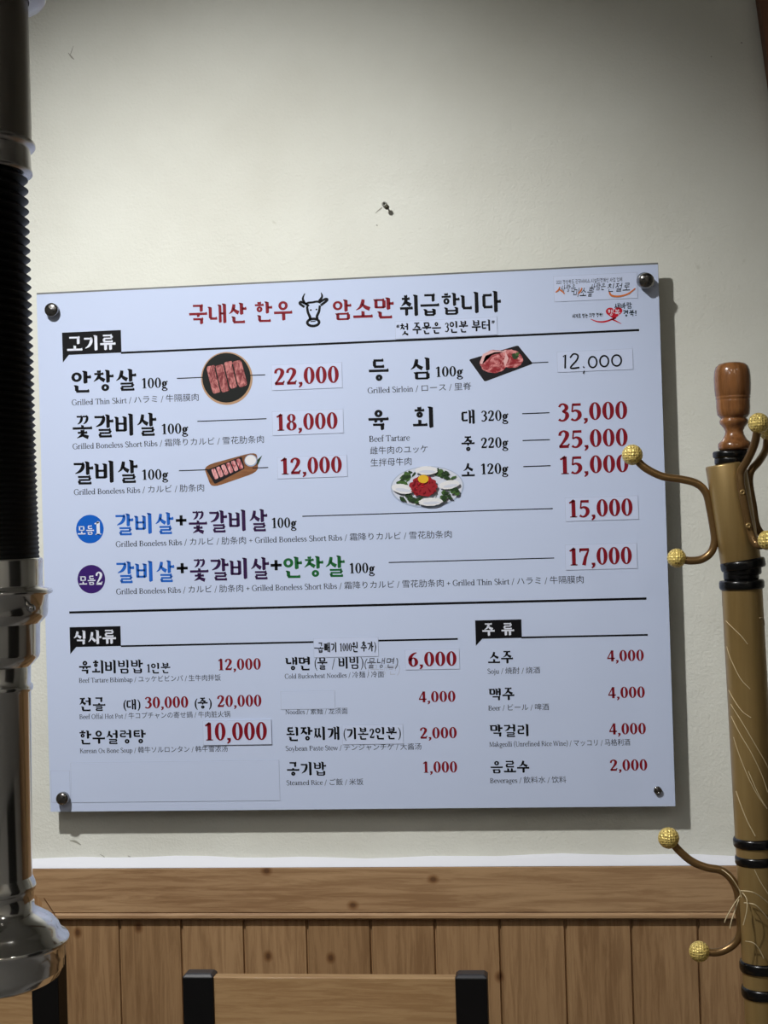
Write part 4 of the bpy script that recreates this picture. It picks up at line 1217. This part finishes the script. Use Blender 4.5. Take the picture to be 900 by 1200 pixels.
ca, cb = at(213.5, 1143.5, CY - .026), at(570.5, 1141.5, CY - .026)
make_chair('black framed chair with pale wooden backrest centred below the menu board', cb.x - ca.x, (ca.z + cb.z) / 2, .0385, ((ca.x + cb.x) / 2, CY, 0), 0.0, 'dining chairs along the wall')
c2 = at(75.5, 1120, -0.10)
make_chair('black framed chair partly hidden behind the hanging exhaust pipe', .36, at(75, 1106, -.1).z, .0385, (c2.x - .172, -0.085, 0), math.radians(-8), 'dining chairs along the wall')

# ------------------------------------------------------------------ old screw left in the wall, scuffs
sp_ = at(452, 242, 0.0)
ws = thing('wall_screw', 'small old screw in a plug sticking out of the bare wall above the board', 'screw', (sp_.x, 0, sp_.z))
c_ = at(450.5, 239.5, -.001); MB().lathe([(.0034, 0), (.0036, .002), (.003, .004), (.0018, .004), (.0016, .001)], c_, (0, -1, 0), 20).build('wall_plug', M['anchor'], ws)
c_ = at(451.5, 240.5, -.001); e_ = Vector((.35, -1, -.55)).normalized()
MB().lathe([(.0012, 0), (.0012, .008), (.0030, .0085), (.0034, .0105), (.0026, .0125), (.0001, .013)], c_, e_, 18).build('screw_shaft', M['screwdark'], ws)

# ------------------------------------------------------------------ lamps of the room, and added ones (above and behind the camera)
sd_ = (AIM - SPOT).normalized()
lp = thing('ceiling_spotlight', 'dark ceiling spotlight aimed down at the menu board from above the frame', 'spotlight', SPOT)
MB().lathe([(.028, -.09), (.040, -.085), (.046, .035), (.046, .05), (.043, .05), (.042, .03), (.036, -.06), (.0001, -.065)], SPOT, sd_, 36, cap=False).build('lamp_can', M['lampshade'], lp)
MB().lathe([(.038, -.045), (.038, -.042)], SPOT, sd_, 28).build('lamp_lens', M['lampglow'], lp)
b_ = SPOT - sd_ * .06
MB().tube([b_, Vector((b_.x, b_.y, ZC - .03)), Vector((b_.x, b_.y, ZC))], .008, 12, steps=1).build('swivel_stem', M['lampshade'], lp)
spot_light.parent = lp; spot_light.rotation_mode = 'QUATERNION'; spot_light.rotation_quaternion = sd_.to_track_quat('-Z', 'Y')

for (x, y, L_, rot, key, lab) in ((-.35, -3.2, 1.2, 0, 'tube', 'long ceiling light over the left tables behind the viewer'),
                                  (1.3, -3.0, 1.2, 0, 'tube2', 'long warm ceiling light over the right tables behind the viewer')):
    t_ = thing('ceiling_light', lab, 'ceiling light', (x, y, ZC), 0)
    MB().box((x - .14, y - L_ / 2, ZC - .035), (x + .14, y + L_ / 2, ZC)).build('housing', M['lampshade'], t_, .003)
    MB().box((x - .11, y - L_ / 2 + .03, ZC - .05), (x + .11, y + L_ / 2 - .03, ZC - .034)).build('diffuser', M[key], t_, .002)

# small unseen round lamps, added for bright glints on the steel hood
for i, (x, y, where) in enumerate(((-.9, -2.1, 'first row, far left'), (.55, -2.45, 'first row, above the viewer'), (1.85, -2.1, 'first row, far right'),
                                   (-.95, -3.9, 'second row, far left'), (.5, -4.0, 'second row, middle'), (1.85, -3.9, 'second row, far right'))):
    t_ = thing('added_ceiling_lamp', 'unseen round downlight in the ceiling, ' + where, 'added_downlight', (x, y, ZC), 0, 'added lamps behind the viewer')
    MB().lathe([(.075, 0), (.075, -.008), (.060, -.010), (.056, -.002)], (x, y, ZC), (0, 0, 1), 32, cap=False).build('trim_ring', M['ceiling'], t_)
    MB().lathe([(.056, -.003), (.056, -.001)], (x, y, ZC), (0, 0, 1), 32).build('lamp_lens', M['glintglow'], t_)

# scuffs and a hairline crack in the plaster
wallo = bpy.data.objects['wall_back']
def scuff(pts, w_):
    q = [at(p[0], p[1], 0) for p in pts]
    pol = strip([(p.x, p.z) for p in q], [k * .00116 for k in w_], True)
    mb = MB()
    for f in pol:
        a = sum(f[i].x * f[(i + 1) % 4].y - f[(i + 1) % 4].x * f[i].y for i in range(4))
        mb.add([(p.x, -.0004, p.y) for p in (f if a > 0 else f[::-1])], [(0, 1, 2, 3)])
    mb.build('scuff_mark', M['smudge'], wallo)
scuff([(117, 1001), (122, 1004), (126, 1010), (130, 1016)], [.5, 1.1, .9, .4])
scuff([(82, 985), (88, 986), (95, 990)], [.8, 2.6, 1.0])
scuff([(80, 62), (84, 67), (87, 70)], [.6, 1.8, .5]); scuff([(86, 54), (84, 60), (82, 66)], [.4, .9, .4])
scuff([(440, 250), (444, 246), (448, 243)], [.4, 1.1, .8]); scuff([(441, 263.5), (442.5, 264.5)], [1.4, 1.4])
scuff([(150, 1003), (153, 1004)], [1.2, 1.0]); scuff([(833, 66), (834, 67)], [1.2, 1.2]); scuff([(868, 50), (870, 50.5)], [1.6, 1.4])
